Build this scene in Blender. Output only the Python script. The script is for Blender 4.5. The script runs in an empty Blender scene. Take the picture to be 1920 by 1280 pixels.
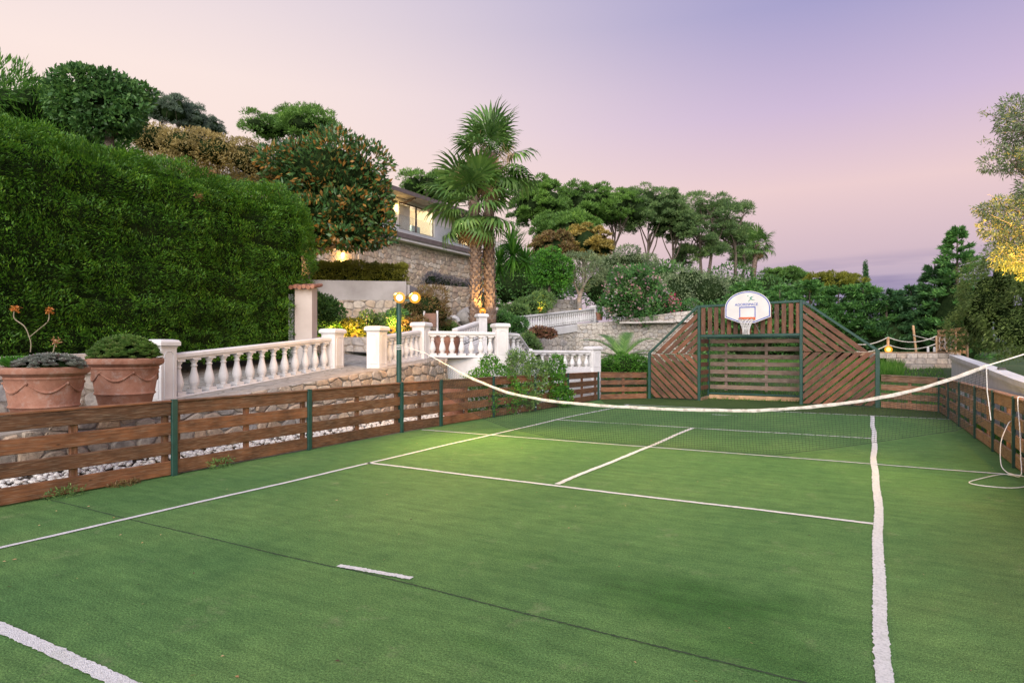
import bpy, bmesh, math, random
import numpy as np
from mathutils import Vector, Matrix, noise as mnoise
R = math.radians
random.seed(7)
rng = np.random.default_rng(11)
scene = bpy.context.scene
col = scene.collection

# ------------------------------------------------------------------ camera
TH = R(29.1); FPX = 1204.0; EYE = 1.7
CT, ST = math.cos(TH), math.sin(TH)
cam_data = bpy.data.cameras.new('camera')
cam_data.sensor_width = 36.0
cam_data.lens = 36.0 * FPX / 1920.0
cam_data.shift_y = 10.0 / 1920.0
cam_data.clip_end = 6000.0
cam = bpy.data.objects.new('camera', cam_data)
cam.location = (0, 0, EYE)
cam.rotation_euler = (R(90), 0, TH)
col.objects.link(cam)
scene.camera = cam

# ------------------------------------------------------------------ sky (dusk: pink low band, lilac above, pale glow to the west)
world = bpy.data.worlds.new('World'); scene.world = world; world.use_nodes = True
wn = world.node_tree.nodes; wl = world.node_tree.links
wn.clear()
def srgb(r, g, b):
    f = lambda c: (c / 255 / 12.92) if c / 255 <= 0.04045 else ((c / 255 + 0.055) / 1.055) ** 2.4
    return (f(r), f(g), f(b), 1.0)
def wramp(stops):
    n = wn.new('ShaderNodeValToRGB'); n.color_ramp.interpolation = 'B_SPLINE' if False else 'EASE'
    n.color_ramp.interpolation = 'LINEAR'
    e = n.color_ramp.elements
    e[0].position, e[0].color = stops[0]; e[1].position, e[1].color = stops[-1]
    for p, c in stops[1:-1]:
        k = e.new(p); k.color = c
    return n
tc = wn.new('ShaderNodeTexCoord')
sep = wn.new('ShaderNodeSeparateXYZ'); wl.new(tc.outputs['Generated'], sep.inputs[0])
cool = wramp([(0.0, srgb(158, 150, 182)), (0.07, srgb(176, 164, 192)), (0.13, srgb(214, 189, 200)), (0.22, srgb(237, 207, 209)),
              (0.32, srgb(208, 188, 217)), (0.44, srgb(168, 163, 206)), (1.0, srgb(150, 158, 208))])
warm = wramp([(0.0, srgb(246, 212, 200)), (0.18, srgb(253, 228, 216)), (0.36, srgb(252, 232, 226)), (0.52, srgb(228, 216, 226)), (1.0, srgb(150, 158, 208))])
wl.new(sep.outputs['Z'], cool.inputs[0]); wl.new(sep.outputs['Z'], warm.inputs[0])
neg = wn.new('ShaderNodeMath'); neg.operation = 'MULTIPLY'; neg.inputs[1].default_value = -1.0
wl.new(sep.outputs['X'], neg.inputs[0])
glow = wn.new('ShaderNodeMapRange'); glow.interpolation_type = 'SMOOTHSTEP'
glow.inputs['From Min'].default_value = 0.02; glow.inputs['From Max'].default_value = 0.84
wl.new(neg.outputs[0], glow.inputs['Value'])
mixg = wn.new('ShaderNodeMix'); mixg.data_type = 'RGBA'
wl.new(glow.outputs[0], mixg.inputs[0]); wl.new(cool.outputs[0], mixg.inputs[6]); wl.new(warm.outputs[0], mixg.inputs[7])
# thin violet cloud streaks close to the horizon
mp = wn.new('ShaderNodeMapping'); mp.inputs['Scale'].default_value = (3.0, 3.0, 34.0)
wl.new(tc.outputs['Generated'], mp.inputs[0])
cn = wn.new('ShaderNodeTexNoise'); cn.inputs['Scale'].default_value = 1.6; cn.inputs['Detail'].default_value = 5
wl.new(mp.outputs[0], cn.inputs['Vector'])
cr = wramp([(0.50, (0, 0, 0, 1)), (0.66, (1, 1, 1, 1))]); wl.new(cn.outputs['Fac'], cr.inputs[0])
band = wramp([(0.0, (1, 1, 1, 1)), (0.085, (.85, .85, .85, 1)), (0.135, (0, 0, 0, 1)), (1.0, (0, 0, 0, 1))]); wl.new(sep.outputs['Z'], band.inputs[0])
mul = wn.new('ShaderNodeMath'); mul.operation = 'MULTIPLY'
wl.new(cr.outputs[0], mul.inputs[0]); wl.new(band.outputs[0], mul.inputs[1])
mixc = wn.new('ShaderNodeMix'); mixc.data_type = 'RGBA'
wl.new(mul.outputs[0], mixc.inputs[0]); wl.new(mixg.outputs[2], mixc.inputs[6]); mixc.inputs[7].default_value = srgb(152, 140, 174)
bg = wn.new('ShaderNodeBackground'); bg.inputs['Strength'].default_value = 0.80
wl.new(mixc.outputs[2], bg.inputs['Color'])
wo = wn.new('ShaderNodeOutputWorld'); wl.new(bg.outputs[0], wo.inputs[0])

# ------------------------------------------------------------------ soft afterglow
sun_data = bpy.data.lights.new('sun', 'SUN')
sun_data.energy = 4.2; sun_data.angle = R(60); sun_data.color = (1.0, 0.93, 0.88)
sun = bpy.data.objects.new('sun', sun_data); col.objects.link(sun)
sun.rotation_euler = Vector((-0.30, 0.74, -0.47)).to_track_quat('-Z', 'Y').to_euler()

scene.view_settings.view_transform = 'Standard'; scene.view_settings.look = 'None'
scene.view_settings.exposure = 0.32; scene.view_settings.gamma = 1.0
scene.render.engine = 'CYCLES'
scene.cycles.max_bounces = 6; scene.cycles.diffuse_bounces = 3; scene.cycles.transparent_max_bounces = 8
scene.cycles.sample_clamp_indirect = 4.0
scene.cycles.use_denoising = True

# ------------------------------------------------------------------ measuring: picture position + distance along the view -> place
def at(u, v, d):
    a = (u - 960) / FPX; b = (v - 650) / FPX
    return Vector((d * (a * CT - ST), d * (a * ST + CT), EYE - b * d))
def ht(v, d): return EYE - (v - 650) / FPX * d

# ------------------------------------------------------------------ helpers
WL = {}
def wloc(o): return WL.get(o.name, Vector((0, 0, 0))) if o else Vector((0, 0, 0))
def tag(o, label=None, cat=None, group=None, kind=None):
    if label: o['label'] = label
    if cat: o['category'] = cat
    if group: o['group'] = group
    if kind: o['kind'] = kind
    return o
def link(name, data, parent=None, loc=(0, 0, 0), rot=None):
    o = bpy.data.objects.new(name, data); col.objects.link(o)
    loc = Vector(loc); WL[o.name] = loc.copy()
    if parent: o.parent = parent
    o.location = loc - wloc(parent)
    if rot is not None: o.rotation_euler = rot
    return o
def thing(name, label, cat, loc=(0, 0, 0), group=None):
    return tag(link(name, None, None, loc), label, cat, group)
def mesh_np(name, V, F, mat=None, smooth=False):
    """V (n,3) array; F (m,k) array of equal-size faces"""
    V = np.asarray(V, dtype=np.float32); F = np.asarray(F, dtype=np.int32)
    me = bpy.data.meshes.new(name)
    me.vertices.add(len(V)); me.vertices.foreach_set('co', V.ravel())
    m, k = F.shape
    me.loops.add(m * k); me.loops.foreach_set('vertex_index', F.ravel())
    me.polygons.add(m); me.polygons.foreach_set('loop_start', np.arange(0, m * k, k, dtype=np.int32))
    if smooth: me.polygons.foreach_set('use_smooth', np.ones(m, dtype=bool))
    me.update(calc_edges=True)
    if mat: me.materials.append(mat)
    return me
class MB:
    def __init__(self): self.v = []; self.f = []
    def add(self, vs, fs):
        n = len(self.v); self.v += [tuple(p) for p in vs]; self.f += [tuple(i + n for i in q) for q in fs]; return self
    def box(self, c, s, rz=0.0):
        cx, cy, cz = c; hx, hy, hz = s[0] / 2, s[1] / 2, s[2] / 2
        k, q = math.cos(rz), math.sin(rz)
        vs = []
        for z in (-hz, hz):
            for x, y in ((-hx, -hy), (hx, -hy), (hx, hy), (-hx, hy)):
                vs.append((cx + x * k - y * q, cy + x * q + y * k, cz + z))
        return self.add(vs, [(3, 2, 1, 0), (4, 5, 6, 7), (0, 1, 5, 4), (1, 2, 6, 5), (2, 3, 7, 6), (3, 0, 4, 7)])
    def beam(self, p0, p1, w, h, up=(0, 0, 1)):
        p0, p1 = Vector(p0), Vector(p1); d = (p1 - p0).normalized(); s = d.cross(Vector(up)).normalized(); t = s.cross(d)
        vs = []
        for p in (p0, p1):
            for a, b in ((-1, -1), (1, -1), (1, 1), (-1, 1)): vs.append(p + s * (a * w / 2) + t * (b * h / 2))
        return self.add(vs, [(3, 2, 1, 0), (4, 5, 6, 7), (0, 1, 5, 4), (1, 2, 6, 5), (2, 3, 7, 6), (3, 0, 4, 7)])
    def tube(self, pts, radii, n=8, cap=True):
        pts = [Vector(p) for p in pts]
        if not hasattr(radii, '__len__'): radii = [radii] * len(pts)
        vs = []; ref = Vector((0.31, 0.17, 0.93))
        for i, p in enumerate(pts):
            d = (pts[min(i + 1, len(pts) - 1)] - pts[max(i - 1, 0)])
            d = d.normalized() if d.length > 1e-9 else Vector((0, 0, 1))
            if abs(d.dot(ref)) > 0.95: ref = Vector((0.9, 0.3, 0.1))
            s = d.cross(ref).normalized(); t = s.cross(d); ref = -s.cross(d) if False else ref
            for k in range(n):
                a = 2 * math.pi * k / n; vs.append(p + (s * math.cos(a) + t * math.sin(a)) * radii[i])
        fs = []
        for i in range(len(pts) - 1):
            for k in range(n): fs.append((i * n + k, i * n + (k + 1) % n, (i + 1) * n + (k + 1) % n, (i + 1) * n + k))
        if cap: fs += [tuple(range(n))[::-1], tuple(range((len(pts) - 1) * n, len(pts) * n))]
        return self.add(vs, fs)
    def lathe(self, prof, n=24, c=(0, 0, 0)):
        vs = []; fs = []
        for r, z in prof:
            for k in range(n):
                a = 2 * math.pi * k / n; vs.append((c[0] + r * math.cos(a), c[1] + r * math.sin(a), c[2] + z))
        for i in range(len(prof) - 1):
            for k in range(n): fs.append((i * n + k, i * n + (k + 1) % n, (i + 1) * n + (k + 1) % n, (i + 1) * n + k))
        fs += [tuple(range(n))[::-1], tuple(range((len(prof) - 1) * n, len(prof) * n))]
        return self.add(vs, fs)
    def sphere(self, c, r, n=12, m=8, sq=(1, 1, 1)):
        vs = [(c[0], c[1], c[2] - r * sq[2])]
        for i in range(1, m):
            ph = -math.pi / 2 + math.pi * i / m
            for k in range(n):
                a = 2 * math.pi * k / n
                vs.append((c[0] + r * sq[0] * math.cos(ph) * math.cos(a), c[1] + r * sq[1] * math.cos(ph) * math.sin(a), c[2] + r * sq[2] * math.sin(ph)))
        vs.append((c[0], c[1], c[2] + r * sq[2])); fs = []
        for k in range(n): fs.append((0, 1 + (k + 1) % n, 1 + k))
        for i in range(m - 2):
            for k in range(n): fs.append((1 + i * n + k, 1 + i * n + (k + 1) % n, 1 + (i + 1) * n + (k + 1) % n, 1 + (i + 1) * n + k))
        e = len(vs) - 1; b = 1 + (m - 2) * n
        for k in range(n): fs.append((e, b + k, b + (k + 1) % n))
        return self.add(vs, fs)
    def prism(self, poly, fr, d0, d1):
        """poly: 2D points; fr(x,y,d)->3D; extruded from depth d0 to d1"""
        n = len(poly)
        vs = [fr(x, y, d0) for x, y in poly] + [fr(x, y, d1) for x, y in poly]
        fs = [tuple(range(n))[::-1], tuple(range(n, 2 * n))] + [(i, (i + 1) % n, n + (i + 1) % n, n + i) for i in range(n)]
        return self.add(vs, fs)
    def build(self, name, mat, parent=None, org=None, smooth=False):
        V = np.array(self.v, dtype=float)
        if org is None: org = Vector(((V[:, 0].min() + V[:, 0].max()) / 2, (V[:, 1].min() + V[:, 1].max()) / 2, V[:, 2].min()))
        org = Vector(org)
        me = bpy.data.meshes.new(name); me.from_pydata([tuple(p) for p in (V - np.array(org))], [], self.f)
        if smooth:
            me.polygons.foreach_set('use_smooth', np.ones(len(me.polygons), dtype=bool))
            try: me.set_sharp_from_angle(angle=R(40))
            except Exception: pass
        me.materials.append(mat)
        return link(name, me, parent, org)

# chamfered box with its own axes (wood grain runs along local x)
def cham(l, w, h, b):
    V = []; idx = {}
    e = (l / 2, w / 2, h / 2)
    for sx in (-1, 1):
        for sy in (-1, 1):
            for sz in (-1, 1):
                for a in range(3):
                    p = [sx * e[0], sy * e[1], sz * e[2]]
                    for k in range(3):
                        if k != a: p[k] -= (sx, sy, sz)[k] * b
                    idx[(sx, sy, sz, a)] = len(V); V.append(p)
    F = []
    for a in range(3):
        b1, c1 = [(1, 2), (2, 0), (0, 1)][a]
        for s in (-1, 1):
            q = []
            for sb, sc in ((-1, -1), (1, -1), (1, 1), (-1, 1)):
                k = [0, 0, 0]; k[a] = s; k[b1] = sb; k[c1] = sc; q.append(idx[(*k, a)])
            F.append(q if s > 0 else q[::-1])
    for a in range(3):
        b1, c1 = [(1, 2), (2, 0), (0, 1)][a]
        for sb in (-1, 1):
            for sc in (-1, 1):
                k0 = [0, 0, 0]; k0[b1] = sb; k0[c1] = sc
                m, p = list(k0), list(k0); m[a] = -1; p[a] = 1
                q = [idx[(*m, b1)], idx[(*p, b1)], idx[(*p, c1)], idx[(*m, c1)]]
                F.append(q if sb * sc < 0 else q[::-1])
    for sx in (-1, 1):
        for sy in (-1, 1):
            for sz in (-1, 1): 
                t = [idx[(sx, sy, sz, 0)], idx[(sx, sy, sz, 1)], idx[(sx, sy, sz, 2)]]
                F.append(t if sx * sy * sz > 0 else t[::-1])
    return V, F
def plank(name, p0, p1, h, t, mat, parent, up=(0, 0, 1), bev=0.006):
    p0, p1 = Vector(p0), Vector(p1); d = (p1 - p0); L = d.length; d.normalize()
    s = Vector(up).cross(d).normalized(); w = d.cross(s)
    V, F = cham(L, t, h, min(bev, t / 3, h / 3))
    me = bpy.data.meshes.new(name); me.from_pydata(V, [], F); me.materials.append(mat)
    M = Matrix((d, s, w)).transposed()
    return link(name, me, parent, (p0 + p1) / 2, M.to_euler())

# 2D convex clipping
def clip(poly, a, b, c):
    """keep a*x+b*y<=c"""
    out = []
    for i in range(len(poly)):
        p, q = poly[i], poly[(i + 1) % len(poly)]
        dp, dq = a * p[0] + b * p[1] - c, a * q[0] + b * q[1] - c
        if dp <= 0: out.append(p)
        if (dp < 0 < dq) or (dq < 0 < dp):
            t = dp / (dp - dq); out.append((p[0] + (q[0] - p[0]) * t, p[1] + (q[1] - p[1]) * t))
    return out
def parea(p): return 0.5 * abs(sum(p[i][0] * p[(i + 1) % len(p)][1] - p[(i + 1) % len(p)][0] * p[i][1] for i in range(len(p))))

# ------------------------------------------------------------------ materials
def new_mat(name):
    m = bpy.data.materials.new(name); m.use_nodes = True
    n = m.node_tree.nodes; l = m.node_tree.links
    return m, n, l, n['Principled BSDF']
def rnd_value(n, l):
    oi = n.new('ShaderNodeObjectInfo'); ge = n.new('ShaderNodeNewGeometry')
    a = n.new('ShaderNodeMath'); a.operation = 'ADD'; l.new(oi.outputs['Random'], a.inputs[0]); l.new(ge.outputs['Random Per Island'], a.inputs[1])
    fr = n.new('ShaderNodeMath'); fr.operation = 'FRACT'; l.new(a.outputs[0], fr.inputs[0]); return fr.outputs[0]
def ramp(n, l, src, stops):
    r = n.new('ShaderNodeValToRGB'); e = r.color_ramp.elements
    e[0].position, e[0].color = stops[0][0], (*stops[0][1], 1); e[1].position, e[1].color = stops[-1][0], (*stops[-1][1], 1)
    for p, c in stops[1:-1]: k = e.new(p); k.color = (*c, 1)
    l.new(src, r.inputs[0]); return r.outputs[0]
def tex(n, l, scale, detail=4, coord='Object', sc=(1, 1, 1), rough=0.55, kind='noise'):
    t = n.new('ShaderNodeTexCoord'); m = n.new('ShaderNodeMapping'); m.inputs['Scale'].default_value = sc
    if coord == 'World':
        g = n.new('ShaderNodeNewGeometry'); l.new(g.outputs['Position'], m.inputs[0])
    else: l.new(t.outputs[coord], m.inputs[0])
    if kind == 'noise':
        x = n.new('ShaderNodeTexNoise'); x.inputs['Detail'].default_value = detail; x.inputs['Roughness'].default_value = rough
    else:
        x = n.new('ShaderNodeTexVoronoi'); x.feature = kind
    x.inputs['Scale'].default_value = scale
    l.new(m.outputs[0], x.inputs['Vector']); return x
def mixc_(n, l, fac, a, b, mode='MIX'):
    x = n.new('ShaderNodeMix'); x.data_type = 'RGBA'; x.blend_type = mode
    for v, i in ((fac, 0), (a, 6), (b, 7)):
        if hasattr(v, 'node'): l.new(v, x.inputs[i])
        else: x.inputs[i].default_value = v if i == 0 else (*v, 1)
    return x.outputs[2]
def bump(n, l, bs, src, strength=0.3, dist=0.01, prev=None):
    b = n.new('ShaderNodeBump'); b.inputs['Strength'].default_value = strength; b.inputs['Distance'].default_value = dist
    l.new(src, b.inputs['Height'])
    if prev: l.new(prev, b.inputs['Normal'])
    l.new(b.outputs[0], bs.inputs['Normal']); return b.outputs[0]
def plain(name, c1, c2, scale=6, rough=0.7, bscale=40, bstr=0.25, bdist=0.005, coord='World', metal=0.0, detail=5, mid=(0.35, 0.65)):
    m, n, l, bs = new_mat(name)
    t = tex(n, l, scale, detail, coord)
    l.new(ramp(n, l, t.outputs['Fac'], [(mid[0], c1), (mid[1], c2)]), bs.inputs['Base Color'])
    bs.inputs['Roughness'].default_value = rough; bs.inputs['Metallic'].default_value = metal
    if bstr > 0:
        t2 = tex(n, l, bscale, 3, coord); bump(n, l, bs, t2.outputs['Fac'], bstr, bdist)
    return m
def wood(name, dark, light, grey=None, greyamt=0.0, rough=0.62):
    m, n, l, bs = new_mat(name)
    oi = n.new('ShaderNodeObjectInfo')
    t = n.new('ShaderNodeTexCoord'); ad = n.new('ShaderNodeVectorMath'); ad.operation = 'ADD'
    l.new(t.outputs['Object'], ad.inputs[0])
    ml = n.new('ShaderNodeMath'); ml.operation = 'MULTIPLY'; ml.inputs[1].default_value = 37.0
    l.new(oi.outputs['Random'], ml.inputs[0]); l.new(ml.outputs[0], ad.inputs[1])
    mp_ = n.new('ShaderNodeMapping'); mp_.inputs['Scale'].default_value = (1.3, 22, 22); l.new(ad.outputs[0], mp_.inputs[0])
    g = n.new('ShaderNodeTexNoise'); g.inputs['Scale'].default_value = 2.2; g.inputs['Detail'].default_value = 6; g.inputs['Roughness'].default_value = .65
    l.new(mp_.outputs[0], g.inputs['Vector'])
    c = ramp(n, l, g.outputs['Fac'], [(0.3, dark), (0.7, light)])
    b2 = n.new('ShaderNodeTexNoise'); b2.inputs['Scale'].default_value = 3.5; b2.inputs['Detail'].default_value = 5
    l.new(ad.outputs[0], b2.inputs['Vector'])
    wv = ramp(n, l, b2.outputs['Fac'], [(0.3, (.55, .55, .55)), (0.7, (1.25, 1.25, 1.25))])
    c = mixc_(n, l, 1.0, c, wv, 'MULTIPLY')
    hv = ramp(n, l, oi.outputs['Random'], [(0.0, (.62, .66, .70)), (.5, (1, 1, 1)), (1.0, (1.32, 1.22, 1.12))])
    c = mixc_(n, l, 1.0, c, hv, 'MULTIPLY')
    # knots
    vo = n.new('ShaderNodeTexVoronoi'); vo.inputs['Scale'].default_value = 2.6; mk = n.new('ShaderNodeMapping'); mk.inputs['Scale'].default_value = (.8, 2.2, 2.2)
    l.new(ad.outputs[0], mk.inputs[0]); l.new(mk.outputs[0], vo.inputs['Vector'])
    kf = ramp(n, l, vo.outputs['Distance'], [(0.03, (1, 1, 1)), (0.075, (0, 0, 0))])
    c = mixc_(n, l, kf, c, tuple(x * .35 for x in dark))
    if grey:
        w3 = n.new('ShaderNodeTexNoise'); w3.inputs['Scale'].default_value = 5; w3.inputs['Detail'].default_value = 7; l.new(mp_.outputs[0], w3.inputs['Vector'])
        gf = ramp(n, l, w3.outputs['Fac'], [(0.55 - greyamt * .3, (0, 0, 0)), (0.85 - greyamt * .3, (1, 1, 1))])
        c = mixc_(n, l, gf, c, grey)
    l.new(c, bs.inputs['Base Color']); bs.inputs['Roughness'].default_value = rough
    bump(n, l, bs, g.outputs['Fac'], 0.35, 0.004)
    return m
def stone(name, cols, rough=0.85, scale=9):
    m, n, l, bs = new_mat(name)
    rv = rnd_value(n, l)
    k = len(cols); c = ramp(n, l, rv, [(i / (k - 1), cols[i]) for i in range(k)])
    t = tex(n, l, scale, 6, 'World', rough=.65)
    v = ramp(n, l, t.outputs['Fac'], [(0.28, (.5, .5, .52)), (0.5, (.95, .95, .93)), (0.75, (1.3, 1.26, 1.2))])
    c = mixc_(n, l, 1.0, c, v, 'MULTIPLY')
    l.new(c, bs.inputs['Base Color']); bs.inputs['Roughness'].default_value = rough
    t2 = tex(n, l, scale * 3.5, 6, 'World', rough=.7); bump(n, l, bs, t2.outputs['Fac'], 0.55, 0.02)
    return m
def leaf(name, c1, c2, c3=None, trans=0.22, rough=0.5, nscale=1.2, third=0.9):
    m, n, l, bs = new_mat(name)
    rv = rnd_value(n, l); k_ = 2.0 if c1[1] < .11 else 1.5 if c1[1] < .15 else 1.0
    c1, c2, c3 = [tuple(min(.5, q * k_) for q in c) if c else None for c in (c1, c2, c3)]; trans += .15
    st = [(0.0, c1), (0.75, c2)] if not c3 else [(0.0, c1), (third - .12, c2), (third, c3)]
    c = ramp(n, l, rv, st)
    t = tex(n, l, nscale, 3, 'World'); v = ramp(n, l, t.outputs['Fac'], [(0.3, (.68, .72, .75)), (0.7, (1.28, 1.22, 1.05))])
    c = mixc_(n, l, 1.0, c, v, 'MULTIPLY')
    l.new(c, bs.inputs['Base Color']); bs.inputs['Roughness'].default_value = rough
    bs.inputs['Specular IOR Level'].default_value = 0.35
    tr = n.new('ShaderNodeBsdfTranslucent'); l.new(c, tr.inputs['Color'])
    mx = n.new('ShaderNodeMixShader'); mx.inputs[0].default_value = trans
    l.new(bs.outputs[0], mx.inputs[1]); l.new(tr.outputs[0], mx.inputs[2])
    l.new(mx.outputs[0], n['Material Output'].inputs['Surface'])
    return m
def emit(name, color, strength):
    m, n, l, bs = new_mat(name)
    e = n.new('ShaderNodeEmission'); e.inputs['Color'].default_value = (*color, 1); e.inputs['Strength'].default_value = strength
    l.new(e.outputs[0], n['Material Output'].inputs['Surface']); return m

M_wood = wood('stained_wood', (.080, .033, .014), (.235, .098, .040), (.30, .21, .14), 0.12)
M_wood_goal = wood('dark_stained_wood', (.055, .020, .009), (.185, .068, .028), (.24, .16, .11), 0.1)  # darker copy of the fence wood, its colour offsets the full sun here
M_wood_lit = wood('bleached_wood', (.13, .06, .03), (.32, .165, .085), (.36, .28, .21), 0.3)  # paler copy of the fence wood, brighter light put into its colour
M_wood_grey = wood('weathered_wood', (.08, .048, .032), (.20, .13, .088), (.26, .21, .17), 0.45)
M_wood_new = wood('light_timber', (.35, .2, .1), (.58, .38, .22))
M_green_metal = plain('green_painted_steel', (.008, .045, .034), (.014, .065, .05), 8, .42, 60, .1, .002)
M_white, n, l, bs = new_mat('white_render')
t = tex(n, l, 2.2, 6, 'World'); t3 = tex(n, l, 5.5, 8, 'World', sc=(1, 1, .35), rough=.75); t2 = tex(n, l, 55, 3, 'World')
c = ramp(n, l, t.outputs['Fac'], [(.25, (.52, .52, .52)), (.6, (.65, .65, .65))])
c = mixc_(n, l, ramp(n, l, t3.outputs['Fac'], [(.55, (0, 0, 0)), (.8, (.6, .6, .6))]), c, (.36, .35, .32))
l.new(c, bs.inputs['Base Color']); bs.inputs['Roughness'].default_value = .8; bump(n, l, bs, t2.outputs['Fac'], .3, .006)
M_concrete = plain('grey_render', (.36, .33, .31), (.46, .43, .41), 1.6, .9, 60, .3, .004)
M_post_pink = plain('pale_pink_render', (.42, .375, .345), (.5, .455, .42), 1.5, .9, 60, .2, .004)
M_mortar = plain('mortar', (.24, .21, .18), (.38, .34, .29), 7, .95, 50, .5, .01)
M_stone_near = stone('rubble_stone_warm', [(.30, .28, .26), (.42, .36, .29), (.46, .33, .22), (.36, .35, .34), (.48, .42, .34), (.34, .27, .21)])
M_stone_grey = stone('rubble_stone_grey', [(.36, .35, .34), (.46, .43, .39), (.40, .36, .31), (.5, .47, .43)])
M_stone_house = stone('rubble_stone_cream', [(.42, .33, .23), (.55, .47, .37), (.48, .36, .25), (.6, .53, .44), (.38, .31, .24), (.53, .4, .3)], scale=4)
M_pebble = stone('white_pebble', [(.62, .61, .6), (.78, .77, .76), (.7, .68, .64)], .6, 14)
M_terracotta, n, l, bs = new_mat('terracotta')
t = tex(n, l, 3.2, 7, 'World', rough=.7); t3 = tex(n, l, 7.5, 8, 'World', rough=.75); t2 = tex(n, l, 32, 4, 'World')
c = ramp(n, l, t.outputs['Fac'], [(.3, (.17, .07, .042)), (.52, (.28, .13, .083)), (.72, (.34, .185, .13))])
c = mixc_(n, l, ramp(n, l, t3.outputs['Fac'], [(.52, (0, 0, 0)), (.74, (.62, .62, .62))]), c, (.40, .33, .29))
l.new(c, bs.inputs['Base Color']); bs.inputs['Roughness'].default_value = .85; bump(n, l, bs, t2.outputs['Fac'], .4, .01)
M_bark = plain('bark', (.07, .052, .04), (.17, .135, .105), 9, .95, 22, .9, .03)
M_bark_pale = plain('pale_bark', (.17, .15, .13), (.32, .29, .26), 6, .95, 18, .7, .02)
M_soil = plain('soil', (.05, .036, .025), (.11, .08, .055), 9, 1.0, 40, .7, .02)
M_core = plain('inner_twigs', (.010, .020, .007), (.022, .038, .013), 5, 1.0, 20, .8, .05); M_core.node_tree.nodes['Principled BSDF'].inputs['Specular IOR Level'].default_value = 0.0  # near-black cores added to block sky through leaves and darken the gaps
M_rope = plain('rope_fibre', (.42, .39, .34), (.62, .58, .52), 30, .9, 120, .5, .004)
M_cord = plain('white_cord', (.62, .6, .57), (.78, .76, .74), 30, .7, 90, .3, .002)
# ------------------------------------------------------------------ ground
def ramp_z(y): return .65 + .084 * (y - 4.2)
def smooth(x, a, b):
    t = np.clip((x - a) / (b - a), 0, 1); return t * t * (3 - 2 * t)
def terr(x, y):
    x = np.asarray(x, float); y = np.asarray(y, float)
    q = np.maximum(-x * ST + y * CT, .5); r = x * CT + y * ST; lat = r / q
    # three garden zones on the slope: left terraces, palm terrace, lower walk with the curved wall
    zl = np.interp(q, [0, 8, 14, 17, 20.5, 22.7, 23.4, 24.6, 25.3, 30, 38, 46, 80, 200, 800], [.2, .5, 1.1, 1.4, 1.7, 1.8, 3.25, 3.35, 4.0, 4.6, 5.2, 5.8, 9, 12, 4])
    zp = np.interp(q, [0, 14, 17, 20, 25, 27.9, 28.8, 38, 46, 80, 200, 800], [.2, 1.0, 1.2, 1.5, 2.0, 2.1, 4.0, 5.0, 5.6, 7, 9, 4])
    qw = np.interp(lat, [-.02, .033, .1, .158, .208, .256, .282], [30, 33, 36.3, 36.2, 34.6, 33.2, 33])
    up = np.interp(lat, [-.02, .1, .2, .28, .32], [2.2, 2.85, 2.85, 2.75, 1.4])
    zr = np.where(q > qw + .8, up + np.clip((q - qw) * .03, 0, 1.5), np.interp(q, [0, 16, 19, 22, 30], [.2, .9, .6, .4, .45]))
    zs = np.where(lat < -.155, zl, np.where(lat < -.045, zp, zr))
    edge = ramp_z(y) - .12
    zs = np.where((x > -14.4) & (y < 13.4), np.minimum(zs, edge), zs)
    zb = .95 * smooth(y, 21.4, 27.5) + .9 * smooth(y, 27.5, 42)
    zb = zb * (1 - smooth(y, 90, 300) * .8)
    back = smooth(y, 20.6, 21.3)
    z = np.where(y < 20.9, -0.09, -0.09 + 0.09 * back + zb)
    m = np.where(y < 15, (x < -9.45), np.where(y < 21, (x < -9.2), (x < -8.6) | ((lat < .3) & (q > 30)))) * 1.0
    return z * (1 - m) + zs * m
def terrz(p): return float(terr(p[0], p[1]))
gx = np.concatenate([[-1800, -900, -400, -200, -120, -90], np.arange(-70, -14, .7), np.arange(-14, 4, .2), np.arange(4, 30, 1.0), [32, 40, 60, 90, 150, 300, 700, 1800]])
gy = np.concatenate([[-1500, -600, -200, -80, -40, -20], np.arange(-12, 0, 1.0), np.arange(0, 45, .3), np.arange(45, 80, 1.5), [85, 95, 110, 140, 200, 350, 700, 1500, 3500]])
GX, GY = np.meshgrid(gx, gy)
GZ = terr(GX, GY) + .02 * np.sin(GX * 1.7) * np.cos(GY * 1.3) * (GY > 22)
nx, ny = len(gx), len(gy)
I = np.arange(nx * ny).reshape(ny, nx)
F = np.stack([I[:-1, :-1], I[:-1, 1:], I[1:, 1:], I[1:, :-1]], -1).reshape(-1, 4)
M_ground, n, l, bs = new_mat('garden_ground')
t = tex(n, l, .9, 6, 'World'); t2 = tex(n, l, 26, 4, 'World')
c = ramp(n, l, t.outputs['Fac'], [(.35, (.03, .065, .016)), (.55, (.055, .1, .025)), (.75, (.10, .09, .045))])
c = mixc_(n, l, 1.0, c, ramp(n, l, t2.outputs['Fac'], [(.3, (.6, .6, .6)), (.7, (1.3, 1.3, 1.2))]), 'MULTIPLY')
l.new(c, bs.inputs['Base Color']); bs.inputs['Roughness'].default_value = .95; bump(n, l, bs, t2.outputs['Fac'], .8, .05)
tag(link('ground', mesh_np('ground', np.stack([GX, GY, GZ], -1).reshape(-1, 3), F, M_ground, True)), kind='structure')

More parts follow.
